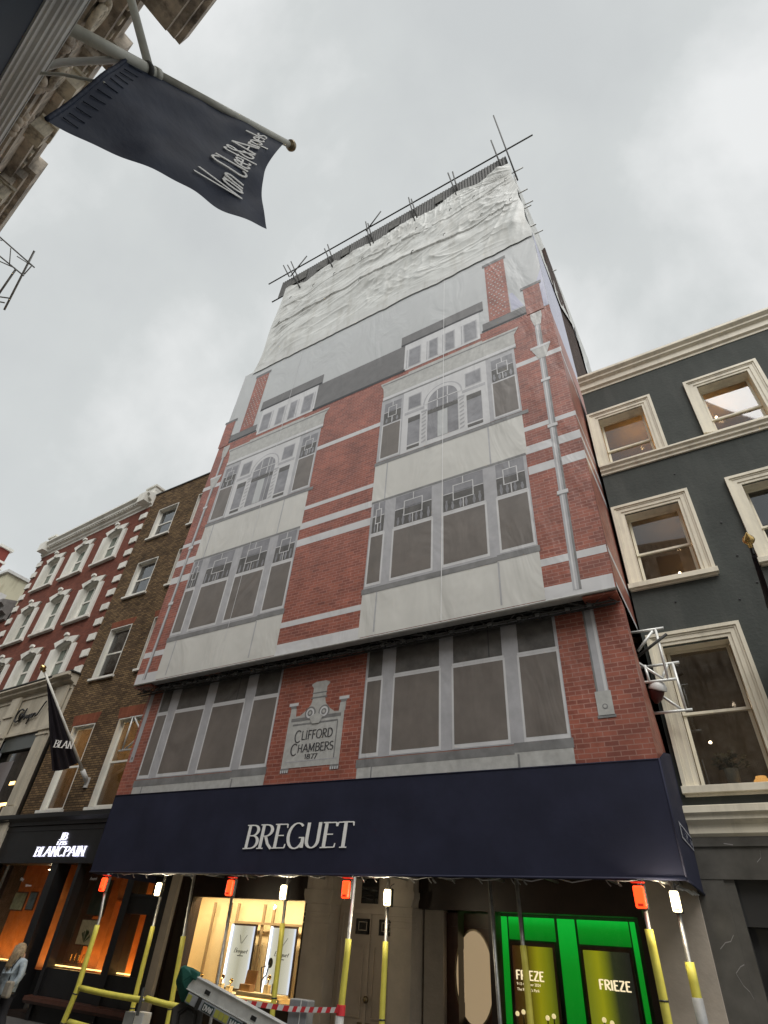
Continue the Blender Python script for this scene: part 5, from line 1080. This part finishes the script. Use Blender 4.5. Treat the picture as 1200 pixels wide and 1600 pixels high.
for i in range(12): a = random.uniform(.5, 2.6); b.face([(-16.08, 12.48, 1.32), (-16.08+.24*cos(a), 12.48, 1.32+.26*sin(a)), (-16.08+.24*cos(a+.2), 12.48, 1.32+.3*sin(a+.2))])
b.build('leaf_drawing', 'leaf', t)
t = empty('display_vitrine', (-16.1, 12.4, .8), 'small vitrine of watches on the amber shop sill', 'display case'); MB().box(-16.4, -15.75, 12.3, 12.55, .80, .9).build('base', 'oak', t)
for i in range(4): MB().tube([(-16.3+i*.17, 12.4, .9), (-16.28+i*.17, 12.4, 1.06+.03*(i % 2))], .02, 0, 7).build('holder', 'gold', t)
OFS = Vector((0, 0, 0))
btext('Brassus', -16.95, 12.115, 2.92, .11, 'pwhite', sf, 'window_text'); btext('Award', -16.9, 12.115, 2.72, .11, 'pwhite', sf, 'window_text'); btext('BLANCPAIN', -15.75, 12.115, 2.78, .075, 'pwhite', sf, 'window_text')
btext('Fifty', -20.3, 12.115, 2.66, .12, 'pwhite', sf, 'window_text'); btext('Fathoms', -19.9, 12.115, 2.52, .09, 'pwhite', sf, 'window_text')
for x in (-19.55, -19.25): MB().lathe((x, 12.5, 3.0), [(0, -.02), (.05, 0), (0, .02)], 0, 8).build('downlight', 'spot', sf)
# black flag on angled pole
fp = empty('flagpole', (-18.5, 12, 5.2), 'black lettered flag on a white pole over the black shopfront', 'flagpole')
b0, b1 = Vector((-18.5, 12.0, 5.35)), Vector((-18.5, 9.12, 8.02)); dd = (b1-b0).normalized()
MB().tube([b0, b1], .05, 0, 12, r1=.035).build('pole', 'stucco', fp, smooth=True)
MB().tube([tuple(b0), tuple(b0+dd*.45)], .075, 0, 12).build('socket', 'mould', fp, smooth=True); MB().box(-18.58, -18.42, 11.95, 12.0, 5.2, 5.5).build('wall_plate', 'mould', fp)
MB().lathe(tuple(b1), [(.03, -.02), (.06, 0), (.05, .04), (.10, .10), (.09, .17), (.03, .22), (0, .24)], 0, 14, tuple(dd)).build('finial', 'gold', fp, smooth=True)
# cloth between the pole edge and a free edge that hangs in and down
b = MB(); nu, nv = 30, 22
E0 = [(9.2, 7.99), (9.62, 7.25), (9.95, 6.6), (10.3, 5.95), (10.63, 5.39)]
def lerp_list(L, t):
    s_ = t*(len(L)-1); i = min(int(s_), len(L)-2); f = s_-i; return tuple(L[i][k]*(1-f)+L[i+1][k]*f for k in range(len(L[0])))
for j in range(nv+1):
    v = j/nv; ey, ez = lerp_list(E0, v); q = b1.lerp(b0, .02+.79*v)
    for i in range(nu+1):
        u = i/nu; y = ey+(q.y-ey)*u; z = ez+(q.z-ez)*u-.10*sin(u*pi)*v; x = -18.5+.10*sin(u*11+v*2)*v*(1-u*.6)+.05*sin(u*23)*v
        b.v.append((x, y, z))
for j in range(nv):
    for i in range(nu): k = j*(nu+1)+i; b.f.append((k, k+1, k+nu+2, k+nu+1)); b.m.append(0)
fl = b.build('flag', 'bflag', fp, smooth=True)
b = MB(); w_ = textwidth('BLAN'); lettering(b, 'BLAN', lambda u, v, d: (-18.38+d, 10.33+(.62)*u/w_, 6.0+.12*u/w_+.22*v), .15, .06, True, 0, .004); b.build('flag_lettering', 'letter', fl)

# ============================================================ RED BRICK BUILDING (rotated 3 degrees)
rb = empty('red_brick_building', (-21.6, 12.0, 0), 'tall red brick building with white arched window surrounds and quoins, far left', 'building', rz=radians(-3), local=True)
UL = -9.75
b = MB(); rw = []
cols = [(-2.88, -1.62), (-5.68, -4.42), (-8.36, -7.10)]
rows = [(15.6, 17.45), (12.45, 14.4), (9.65, 11.35)]
for (a, c) in cols:
    for (d, e_) in rows: rw.append((a, c, d, e_))
wall_holes(b, UL, 0, 9.04, 18.2, 0, rw, .28); b.face([(0, 0, 4), (0, 9, 4), (0, 9, 18.2), (0, 0, 18.2)]); b.face([(UL, 0, 4), (UL, 9, 4), (UL, 9, 18.2), (UL, 0, 18.2)]); b.box(UL, 0, 0.3, 9, 18.2, 18.3); b.build('wall', 'rbrick', rb)
b = MB(); b.prism([(.3, 18.12), (-.03, 18.12), (-.03, 18.22), (-.12, 18.28), (-.12, 18.42), (-.30, 18.52), (-.30, 18.66), (-.42, 18.74), (-.42, 18.82), (-.1, 18.9), (.3, 18.9)], UL-.1, .1, 0, 'yz')
b.box(UL, 0, -.06, .2, 18.9, 19.15); b.box(UL-.02, .02, -.10, .24, 19.15, 19.26)
for x in (UL+.35, -.35): b.box(x-.36, x+.36, -.14, .3, 18.9, 19.36); b.box(x-.42, x+.42, -.2, .34, 19.36, 19.46); b.box(x-.30, x+.30, -.46, -.1, 18.3, 18.84)
x = UL+.2
while x < 0: b.box(x, x+.09, -.27, -.1, 18.44, 18.515); x += .2
b.build('cornice', 'stucco', rb)
random.seed(8)
for side_, xq in ((0, 0), (1, UL)):
    for i in range(12):
        z = 17.42-i*.715; x0, x1 = (-.50, .03) if side_ == 0 else (UL-.03, UL+.45)
        MB().box(x0, x1, -.07, .0, z, z+.33).build('quoin', 'stucco', rb, bevel=.015)
for (a, c) in cols:
    for ri, (d, e_) in enumerate(rows):
        m_ = (a+c)/2; hw = (c-a)/2; o0, o1 = a-.33, c+.33; zt = e_-.22+.42
        b = MB(); n = 12; zs = e_-.22                 # surround with segmental head, built as strips beside and above the arch
        b.box(o0, a, -.08, 0, d, zs); b.box(c, o1, -.08, 0, d, zs)
        arch_ = [(m_+hw*cos(pi-pi*i/n), zs+.22*sin(pi*i/n)) for i in range(n+1)]
        top_ = [(m_+(hw+.33)*(-1+2*i/n), zs+.33+.10*sin(pi*i/n)) for i in range(n+1)]
        for i in range(n):
            p0, p1, q1, q0 = arch_[i], arch_[i+1], top_[i+1], top_[i]
            b.prism([p0, p1, q1, q0], -.08, 0)
            b.face([(p0[0], -.08, p0[1]), (p1[0], -.08, p1[1]), (p1[0], .25, p1[1]), (p0[0], .25, p0[1])])
        pass
        b.face([(a+.004, -.08, d), (a+.004, .27, d), (a+.004, .27, zs), (a+.004, -.08, zs)]); b.face([(c-.004, -.08, d), (c-.004, .27, d), (c-.004, .27, zs), (c-.004, -.08, zs)])
        b.prism([(m_-.09, zs+.24), (m_+.09, zs+.24), (m_+.12, zt+.06), (m_-.12, zt+.06)], -.15, -.081); b.prism([(m_-.15, zt+.06), (m_+.15, zt+.06), (m_+.09, zt+.18), (m_-.09, zt+.18)], -.2, -.081)
        w = b.build('window', 'stucco', rb); w.parent = rb
        MB().box(o0-.05, o1+.05, -.16, .25, d-.12, d-.001).build('sill', 'stucco', w, auto=False, bevel=.01)
        b = MB(); zm = d+(e_-d)*.52
        b.box(a, a+.12, .16, .2, d, e_); b.box(c-.12, c, .16, .2, d, e_); b.box(a+.12, c-.12, .15, .21, zm-.045, zm+.045); b.box(a+.12, c-.12, .16, .2, d, d+.10); b.box(m_-.02, m_+.02, .16, .2, zm+.045, e_); b.box(a+.12, c-.12, .16, .2, e_-.24, e_)
        b.build('sash', 'stucco', w, auto=False); MB().box(a+.12, c-.12, .185, .19, d+.1, e_).build('pane', 'gglass', w, auto=False)
# ground floor stone frontage with script sign
b = MB(); b.prism([(.3, 9.05), (-.10, 9.05), (-.10, 9.12), (-.28, 9.2), (-.28, 9.30), (-.40, 9.38), (-.40, 9.44), (.0, 9.48), (.3, 9.48)], UL-.05, .05, 0, 'yz'); b.box(-1.0, .12, -.52, -.41, 9.32, 9.44); b.build('stone_cornice', 'cstucco', rb)
MB().box(UL-.1, .12, -.42, .05, 9.485, 9.53).build('lead_flashing', 'iron', rb)
b = MB(); b.box(UL, 0, -.06, .2, 7.42, 9.05); b.box(UL, 0, -.10, -.061, 7.42, 7.52); b.box(UL, 0, -.10, -.061, 8.92, 9.04); b.build('stone_fascia', 'cstucco', rb)
for x0, x1 in ((-.86, -.12), (-4.25, -3.55), (-7.4, -6.7), (UL, UL+.5)):
    b = MB(); b.box(x0, x1, -.20, -.101, GZ, 9.04); b.box(x0+.14, x1-.14, -.215, -.20, 4.8, 7.3)
    b.box(x0-.06, x1+.06, -.26, -.18, 7.36, 7.52); b.box(x0-.04, x1+.04, -.24, -.19, 7.18, 7.24); b.box(x0-.03, x1+.03, -.25, -.2, 8.2, 8.30); b.box(x0-.02, x1+.02, -.26, -.2, 4.3, 4.75)
    b.build('pilaster', 'cstucco', rb)
b = MB(); b.face([(UL, .12, GZ), (0, .12, GZ), (0, .12, 7.4), (UL, .12, 7.4)]); b.build('shop_glazing', 'dglass', rb)
b = MB(); b.box(UL, 0, .5, 9, GZ, 9.0); b.build('ground_floor_wall', 'capdark', rb)
b = MB()
for x0, x1 in ((-3.55, -.86), (-6.7, -4.25), (UL+.5, -7.4)): b.box(x0, x1, -.02, .1, 6.85, 7.4)
b.build('transom', mat('bronze_green', (.07, .08, .075), .4), rb)
for x0, x1, z0, z1 in ((-1.95, -1.6, 5.6, 5.72), (-2.2, -1.3, 4.9, 5.0), (-2.3, -1.9, 4.2, 4.9), (-5.6, -5.2, 4.4, 5.4), (-2.9, -2.4, 4.0, 4.3)): MB().box(x0, x1, .10, .11, z0, z1).build('lit_shelf', 'warmstrip', rb)
b = MB(); b.box(-3.5, -2.4, .105, .115, 5.4, 6.5); b.build('painted_reflection', mat('reflection_grey', (.18, .16, .16), .3), rb)  # flat grey box stands in for a pale reflection on the glazing
# flowing script name
scr = [(-2.95, 8.42), (-3.1, 8.5), (-3.3, 8.46), (-3.42, 8.28), (-3.38, 8.06), (-3.2, 7.98), (-3.0, 8.06), (-2.9, 8.2), (-2.98, 8.3), (-3.1, 8.26), (-3.08, 8.1)]
b = MB(); b.tube([(x, -.13, z) for x, z in scr], .035, 0, 6)
b.tube([(x, -.13, z) for x, z in [(-2.95, 7.95), (-2.82, 8.3), (-2.74, 8.48), (-2.80, 8.1), (-2.70, 8.2), (-2.62, 8.02), (-2.5, 8.18), (-2.44, 8.04), (-2.34, 8.18), (-2.38, 8.04), (-2.28, 8.05), (-2.2, 8.2), (-2.28, 7.8)]], .027, 0, 6)
b.tube([(x, -.13, z) for x, z in [(-2.2, 8.18), (-2.08, 8.2), (-2.12, 8.04), (-2.0, 8.06), (-1.95, 8.2), (-1.86, 8.18), (-1.84, 8.06), (-1.72, 8.08), (-1.66, 8.2), (-1.5, 8.5), (-1.42, 8.6)]], .027, 0, 6)
b.build('script_sign', 'black', rb, smooth=True)
b = MB(); b.tube([(x, -.13, z) for x, z in [(-5.0, 8.1), (-4.9, 8.25), (-4.8, 8.05), (-4.65, 8.2), (-4.6, 8.05)]], .03, 0, 6); b.build('script_sign', 'black', rb, smooth=True)

# ============================================================ CREAM BUILDING beyond
cb = empty('cream_rendered_building', (-38, 13, GZ), 'cream rendered building with grey eaves and a red chimney, at the far left edge', 'building')
b = MB(); b.box(-50, -32.6, 13.2, 24, GZ, 14.9); b.build('lower_wall', 'rbrick', cb)
b = MB(); b.box(-50, -36.8, 13.3, 27, 14.9, 19.0); b.build('upper_wall', mat('aged_cream_render', (.60, .57, .42), .8, var=.08, vscale=1, dirt=(.42, .38, .26)), cb)
b = MB(); b.prism([(13.2, 14.9), (13.05, 14.95), (13.05, 15.2), (12.75, 15.35), (12.75, 15.6), (12.5, 15.75), (12.5, 15.95), (13.29, 16.2)], -50, -33.4, 0, 'yz'); b.box(-36.79, -33.4, 13.3, 24, 14.91, 15.9); b.build('eaves', mat('weathered_grey_trim', (.22, .21, .20), .7, var=.3), cb)
b = MB(); b.box(-50, -36.65, 13.15, 27.1, 19.01, 19.2); b.build('coping', 'mould', cb)
b = MB(); b.box(-36.2, -35.2, 12.9, 13.28, 16.21, 17.0); b.build('dormer', 'mould', cb)
ch = MB().box(-45, -42.7, 14.1, 14.8, 19.2, 23.3).build('chimney', mat('red_chimney', (.22, .045, .032), .8, var=.2), cb)
b = MB(); b.box(-45.1, -42.6, 14.0, 14.9, 22.2, 22.35); b.box(-45.1, -42.6, 14.0, 14.9, 21.7, 21.85); b.box(-45.1, -42.55, 13.95, 14.95, 23.3, 23.5); b.build('chimney_band', 'stucco', ch)

# ============================================================ STONE BUILDING overhead on the near side
nb = empty('stone_building', (0, 0, 0), 'sooty carved stone building overhead with a navy fascia, top left corner', 'building', rz=radians(-8), local=True)
H = 1.6
b = MB(); b.box(-45, 9, -14, -1.95, GZ, H+13.6); b.build('wall', 'dirtstone', nb)
b = MB(); b.box(-45, 9, -1.949, -.795, H+2.6, H+3.80); b.build('navy_fascia', 'navyp', nb)
b = MB(); prof = [(-1.9, H+3.801), (-.785, H+3.801), (-.782, H+3.84), (-.772, H+3.845), (-.77, H+3.90), (-.752, H+3.91), (-.75, H+3.96), (-.738, H+3.965), (-.735, H+4.01), (-.722, H+4.02), (-.72, H+4.07), (-.708, H+4.08), (-.705, H+4.15), (-1.2, H+4.25), (-1.9, H+4.3)]
b.prism(prof, -45, 9, 0, 'yz'); b.build('shop_cornice', 'mould', nb)
MB().box(-45, 9, -.712, -.700, H+4.15, H+4.165).build('cornice_edge', 'pstone', nb)
MB().box(-45, 9, -16, -6.0, H+13.6, H+20).build('reflection_block', 'dirtstone', nb)  # unseen block added so the windows across the street mirror stone, not sky
for k in range(-9, 3):
    for zz in (14.2, 17.2): MB().box(k*3.0, k*3.0+1.2, -6.0, -5.95, H+zz, H+zz+1.8).build('reflection_pane', 'dglass', nb)  # dark panes on the added block, there for reflections only
# upper wall: architrave, frieze carving, dentils and stepped cornice
b = MB(); b.box(-45, 9, -1.948, -1.90, H+11.6, H+11.9); b.box(-45, 9, -1.948, -1.86, H+11.9, H+12.1); b.box(-45, 9, -1.948, -1.78, H+13.2, H+13.4); b.box(-45, 9, -1.949, -1.70, H+13.6, H+14.2); b.build('cornice', 'dirtstone', nb)
b = MB()
for x0, x1, p in ((-30, -14.5, -1.62), (-13.9, -10.25, -1.50), (-7.1, -6.55, -1.50), (-5.55, -1.5, -.86), (1, 4, -1.4)):
    b = MB(); b.box(x0, x1, -1.949, p, H+13.62, H+14.25); b.box(x0+.12, x1-.12, -1.94, p-.10, H+13.30, H+13.61); b.box(x0+.22, x1-.22, -1.94, p-.2 if p < -1 else -1.1, H+13.0, H+13.29); b.build('cornice_break', 'dirtstone', nb)
x = -14
while x < -2: MB().box(x, x+.16, -1.9, -1.74, H+13.42, H+13.59).build('dentil', 'palestone', nb); x += .34
for x in (-12.9, -11.9, -10.9, -8.9, -7.6, -5.2, -4.4, -3.4): MB().box(x, x+.34, -1.9, -1.6, H+12.5, H+12.95).box(x-.05, x+.39, -1.9, -1.55, H+12.951, H+13.05).build('bracket', 'palestone', nb)
random.seed(12)                                  # carved capitals and scrolls
for x in (-11.4, -10.3, -8.2, -7.2, -6.3, -5.1, -4.2):
    b = MB()
    for i in range(34):
        a = random.uniform(0, 2*pi); r_ = random.uniform(.03, .2); z = H+random.uniform(11.4, 12.2); px, s_ = x+r_*cos(a)*1.2, random.uniform(.04, .11)
        b.lathe((px, -1.93, z), [(s_, 0), (s_*.9, s_*.6), (s_*.4, s_), (0, s_*1.1)], 0, 7, (random.uniform(-.4, .4), 1, random.uniform(-.5, .3)))
    b.build('carving', 'dirtstone', nb, smooth=True)
b = MB()
for x in (-11.9, -6.9, -5.6):                    # volutes
    n = 40; pts = [(x+(.30-.26*i/n)*cos(i*.42), -1.80-.03*i/n, H+11.8+(.30-.26*i/n)*sin(i*.42)) for i in range(n)]; MB().tube(pts, .055, 0, 7).build('volute', 'palestone', nb, smooth=True)

# flag of the near building
ff = empty('flag', (-2.14, -.38, 5.6), 'navy flag with slender white lettering hanging from an angled pole, top left', 'flag')
pb, pt = Vector((-2.20, -.44, 5.55)), Vector((-1.945, .935, 7.08)); pb = Vector((-2.275, -.407, 5.85)); pt = Vector((-2.057, .995, 7.45)); pd = (pt-pb).normalized()
MB().tube([tuple(pb-pd*.08), tuple(pb.lerp(pt, .30))], .038, 0, 16).build('pole_sleeve', 'pole', ff, smooth=True)
MB().tube([tuple(pb.lerp(pt, .30)), tuple(pt)], .030, 0, 14).build('pole', 'pole', ff, smooth=True)
MB().tube([tuple(pb.lerp(pt, .285)), tuple(pb.lerp(pt, .305))], .042, 0, 14).build('collar', 'pole', ff, smooth=True)
MB().lathe(tuple(pt+pd*.045), [(.028, -.06), (.03, -.03), (.045, -.022), (.052, .0), (.045, .025), (.025, .045), (0, .052)], 0, 18, tuple(pd)).build('finial', 'brass', ff, smooth=True)
q = pb.lerp(pt, .26)
MB().tube([tuple(q+Vector((0, 0, .03))), (q.x-.06, q.y-.9, q.z+1.25)], .030, 0, 10).build('stay', 'pole', ff, smooth=True)
MB().tube([tuple(pb.lerp(pt, .18)+Vector((0, 0, -.03))), (-2.50, -.34, 5.88), (-2.80, -.45, 5.82)], .022, 0, 10).build('stay', 'mould', ff, smooth=True)
MB().lathe(tuple(q), [(.045, -.02), (.052, 0), (.045, .02)], 0, 14, tuple(pd)).build('stay_ring', 'iron', ff, smooth=True)
nu, nv = 60, 36; FP = []
a0 = pb.lerp(pt, .19); a1 = pb.lerp(pt, .975)
for j in range(nv+1):
    v = j/nv; row = []
    for i in range(nu+1):
        u = i/nu; top = a0.lerp(a1, u)-Vector((0, 0, .03)); drop = 1.20+.25*u+.06*u*u
        if u > .75: drop += -.16*((u-.75)/.25)**2
        p = top-Vector((0, 0, drop*v))
        p += (a1-a0).normalized()*(-.17*sin(pi*v)*u**4) + Vector((0, 1, 0))*(.18*u**4*v)
        # folds fall from the pole
        p += Vector((1, -.18, 0))*(.022*sin(u*7+v*5)*v*(1-v*.6)+.009*sin(u*26-v*9)*v*(.4+.6*u)+.02*sin(v*7-u*9)*(1-u)*v+.022*noise.noise(Vector((u*5, v*4, 2))))
        row.append(p)
    FP.append(row)
b = MB()
for row in FP: b.v += [tuple(p) for p in row]
for j in range(nv):
    for i in range(nu): k = j*(nu+1)+i; b.f.append((k, k+1, k+nu+2, k+nu+1)); b.m.append(0)
cl = b.build('cloth', 'flag', ff, smooth=True)
def fpoint(u, v):                                 # point on the cloth
    i = min(max(u, 0), .999)*nu; j = min(max(v, 0), .999)*nv; i0, j0 = int(i), int(j); fi, fj = i-i0, j-j0
    return (FP[j0][i0]*(1-fi)+FP[j0][i0+1]*fi)*(1-fj)+(FP[j0+1][i0]*(1-fi)+FP[j0+1][i0+1]*fi)*fj
fn_ = (FP[nv//2][nu//2+2]-FP[nv//2][nu//2]).cross(FP[nv//2+2][nu//2]-FP[nv//2][nu//2]).normalized()
if fn_.dot(Vector((0, 0, 1.6))-FP[nv//2][nu//2]) < 0: fn_ = -fn_
# text runs up the free end: line direction v from bottom to top, letters' tops face the wall side
w_ = textwidth('Van Cleef&Arpels')
def ft(u, v, d): t = u/w_; return fpoint(.87-(.29-.15*t)*v, .86-.80*t) + fn_*(.012+d)
b = MB(); rib, _w = strokes_of('Van Cleef&Arpels', .10, .05, False)
lettering(b, 'Van Cleef&Arpels', ft, .11, .06, False, 0, .002); b.build('flag_lettering', 'letter', cl)
b = MB()                                        # gathered hem at the wall end
hp = []
for k in range(40): v = k/39; p = fpoint(.0, v); hp.append(tuple(p+Vector((0, -.01, 0))+Vector((1, 0, 0))*.008*sin(k*2.6)))
b.tube(hp, .014, 0, 6); b.build('hem', 'flag', cl, smooth=True)
for k in range(12):
    v = .04+k*.078; p = fpoint(.02, v); p2 = fpoint(.085, v+.01); MB().tube([tuple(p+fn_*.008), tuple(p2+fn_*.004)], .0035, 0, 5).build('pleat', 'flag', cl, smooth=True)
p = fpoint(.02, .42); MB().tube([tuple(p), (p.x-.22, p.y-.16, p.z+.05), (p.x-.55, p.y-.36, p.z+.06)], .010, 0, 6).build('tie_cord', 'pole', ff, smooth=True)

# lattice of scaffold tubes poking from the left edge, high up
lt = empty('scaffold_truss', (-9.3, -.5, 11.0), 'thin scaffold truss with crossing tubes in the sky at the left edge', 'scaffold truss')
for a, b_, r_ in (((-9.6, -1.3, 11.9), (-8.10, .84, 10.40), .022), ((-9.75, -1.1, 11.6), (-8.30, .83, 10.28), .022), ((-8.02, .68, 10.62), (-8.80, 1.0, 9.85), .028), ((-8.39, .70, 10.36), (-8.82, .80, 10.05), .028), ((-8.12, .80, 10.42), (-8.28, .82, 10.29), .016),
                  ((-8.39, .68, 10.37), (-9.3, -.1, 10.8), .016), ((-8.35, .45, 10.62), (-8.45, .60, 10.40), .014), ((-8.45, .30, 10.72), (-8.75, .05, 10.78), .014), ((-8.26, .58, 10.48), (-8.15, .79, 10.44), .014), ((-8.66, .92, 10.0), (-8.95, .75, 10.05), .02), ((-8.74, .93, 9.93), (-9.1, .7, 10.0), .02)):
    MB().tube([a, b_], r_*.6, 0, 7).build('tube', 'galv', lt, smooth=True)

# ============================================================ PERSON walking at the bottom left
ps = empty('person', (-14.0, 9.0, GZ), 'person with long fair hair in a pale denim jacket walking past the black shopfront', 'person')
px, py = -14.02, 9.0
def skin_body(name, J, E_, m, parent, sub=2):
    me = bpy.data.meshes.new(name); me.from_pydata([(x-px, y-py, z-GZ) for x, y, z, r in J], E_, []); me.materials.append(M[m])
    o = bpy.data.objects.new(name, me); C.objects.link(o); o.parent = parent
    sk = o.modifiers.new('skin', 'SKIN'); sk.use_smooth_shade = True
    for i, sv in enumerate(me.skin_vertices[0].data): sv.radius = (J[i][3], J[i][3]*(.8 if len(J[i]) < 5 else 1)); sv.use_root = (i == 0)
    ss = o.modifiers.new('sub', 'SUBSURF'); ss.levels = sub; ss.render_levels = sub
    return o
Zb = GZ
# joints: pelvis, spine, chest, neck, head; arms; legs (walking to the left, seen from behind)
J = [(px, py, Zb+.86, .15), (px-.01, py, Zb+1.02, .13), (px-.01, py, Zb+1.2, .15), (px-.02, py, Zb+1.34, .07), (px-.03, py, Zb+1.42, .085), (px-.04, py, Zb+1.53, .075),
     (px-.17, py-.02, Zb+1.29, .06), (px-.27, py-.03, Zb+1.07, .045), (px-.36, py+.05, Zb+.86, .035), (px-.40, py+.08, Zb+.80, .03),
     (px+.17, py+.02, Zb+1.29, .06), (px+.24, py+.02, Zb+1.06, .045), (px+.20, py-.10, Zb+.86, .035), (px+.19, py-.14, Zb+.80, .03),
     (px-.10, py, Zb+.78, .10), (px-.22, py-.02, Zb+.46, .065), (px-.26, py, Zb+.08, .045), (px-.36, py, Zb+.03, .035),
     (px+.10, py, Zb+.78, .10), (px+.14, py, Zb+.46, .065), (px+.30, py+.02, Zb+.12, .045), (px+.22, py, Zb+.03, .035)]
E_ = [(0, 1), (1, 2), (2, 3), (3, 4), (4, 5), (2, 6), (6, 7), (7, 8), (8, 9), (2, 10), (10, 11), (11, 12), (12, 13), (0, 14), (14, 15), (15, 16), (16, 17), (0, 18), (18, 19), (19, 20), (20, 21)]
skin_body('body', J, E_, 'skin', ps)
J2 = [(px, py, Zb+.92, .185), (px-.01, py, Zb+1.06, .165), (px-.01, py, Zb+1.22, .18), (px-.02, py, Zb+1.34, .085), (px-.18, py-.02, Zb+1.28, .082), (px-.28, py-.03, Zb+1.06, .068), (px-.36, py+.05, Zb+.88, .055), (px+.18, py+.02, Zb+1.28, .082), (px+.25, py+.02, Zb+1.05, .068), (px+.20, py-.09, Zb+.88, .055), (px, py, Zb+.66, .20)]
skin_body('denim_jacket', J2, [(0, 1), (1, 2), (2, 3), (2, 4), (4, 5), (5, 6), (2, 7), (7, 8), (8, 9), (0, 10)], 'denim', ps)
J3 = [(px, py, Zb+.80, .16), (px-.10, py, Zb+.72, .115), (px-.22, py-.02, Zb+.46, .085), (px-.26, py, Zb+.10, .07), (px+.10, py, Zb+.72, .115), (px+.14, py, Zb+.46, .085), (px+.30, py+.02, Zb+.14, .07)]
skin_body('black_trousers', J3, [(0, 1), (1, 2), (2, 3), (0, 4), (4, 5), (5, 6)], 'darkcloth', ps)
random.seed(21); b = MB()
b.lathe((px-.035, py-.01, Zb+1.47), [(.02, .115), (.07, .10), (.105, .05), (.115, -.02), (.105, -.10), (.07, -.14)], 0, 16)
for i in range(70):                              # long loose strands down the back
    a = random.uniform(-.2, pi+.2)+pi; r_ = .095+.02*random.random(); l_ = random.uniform(.35, .52); x0, y0 = px-.035+r_*cos(a)*1.0, py-.01+r_*sin(a)*.9
    b.tube([(x0, y0, Zb+1.54-.02*random.random()), (x0*1+.02*cos(a), y0+.03*sin(a), Zb+1.38), (x0+random.uniform(-.03, .05), y0+.06*sin(a)-.02, Zb+1.2), (x0+random.uniform(-.05, .08), y0-.03, Zb+1.54-l_)], .017, 0, 5, r1=.006)
b.build('hair', 'hair', ps, smooth=True)
t = empty('shoulder_bag', (px+.22, py-.05, Zb+.8), 'pale bag hanging at the side of the walking person', 'bag')
MB().box(px+.13, px+.33, py-.18, py-.08, Zb+.72, Zb+.98).build('bag_body', mat('pale_canvas', (.30, .27, .22), .8, var=.2, vscale=12), t, bevel=.03); MB().tube([(px+.15, py-.13, Zb+.96), (px+.12, py-.14, Zb+1.2), (px+.12, py-.04, Zb+1.36)], .012, 0, 6).build('strap', 'darkcloth', t, smooth=True)

for o in C.objects:
    if '_local' in o: del o['_local']
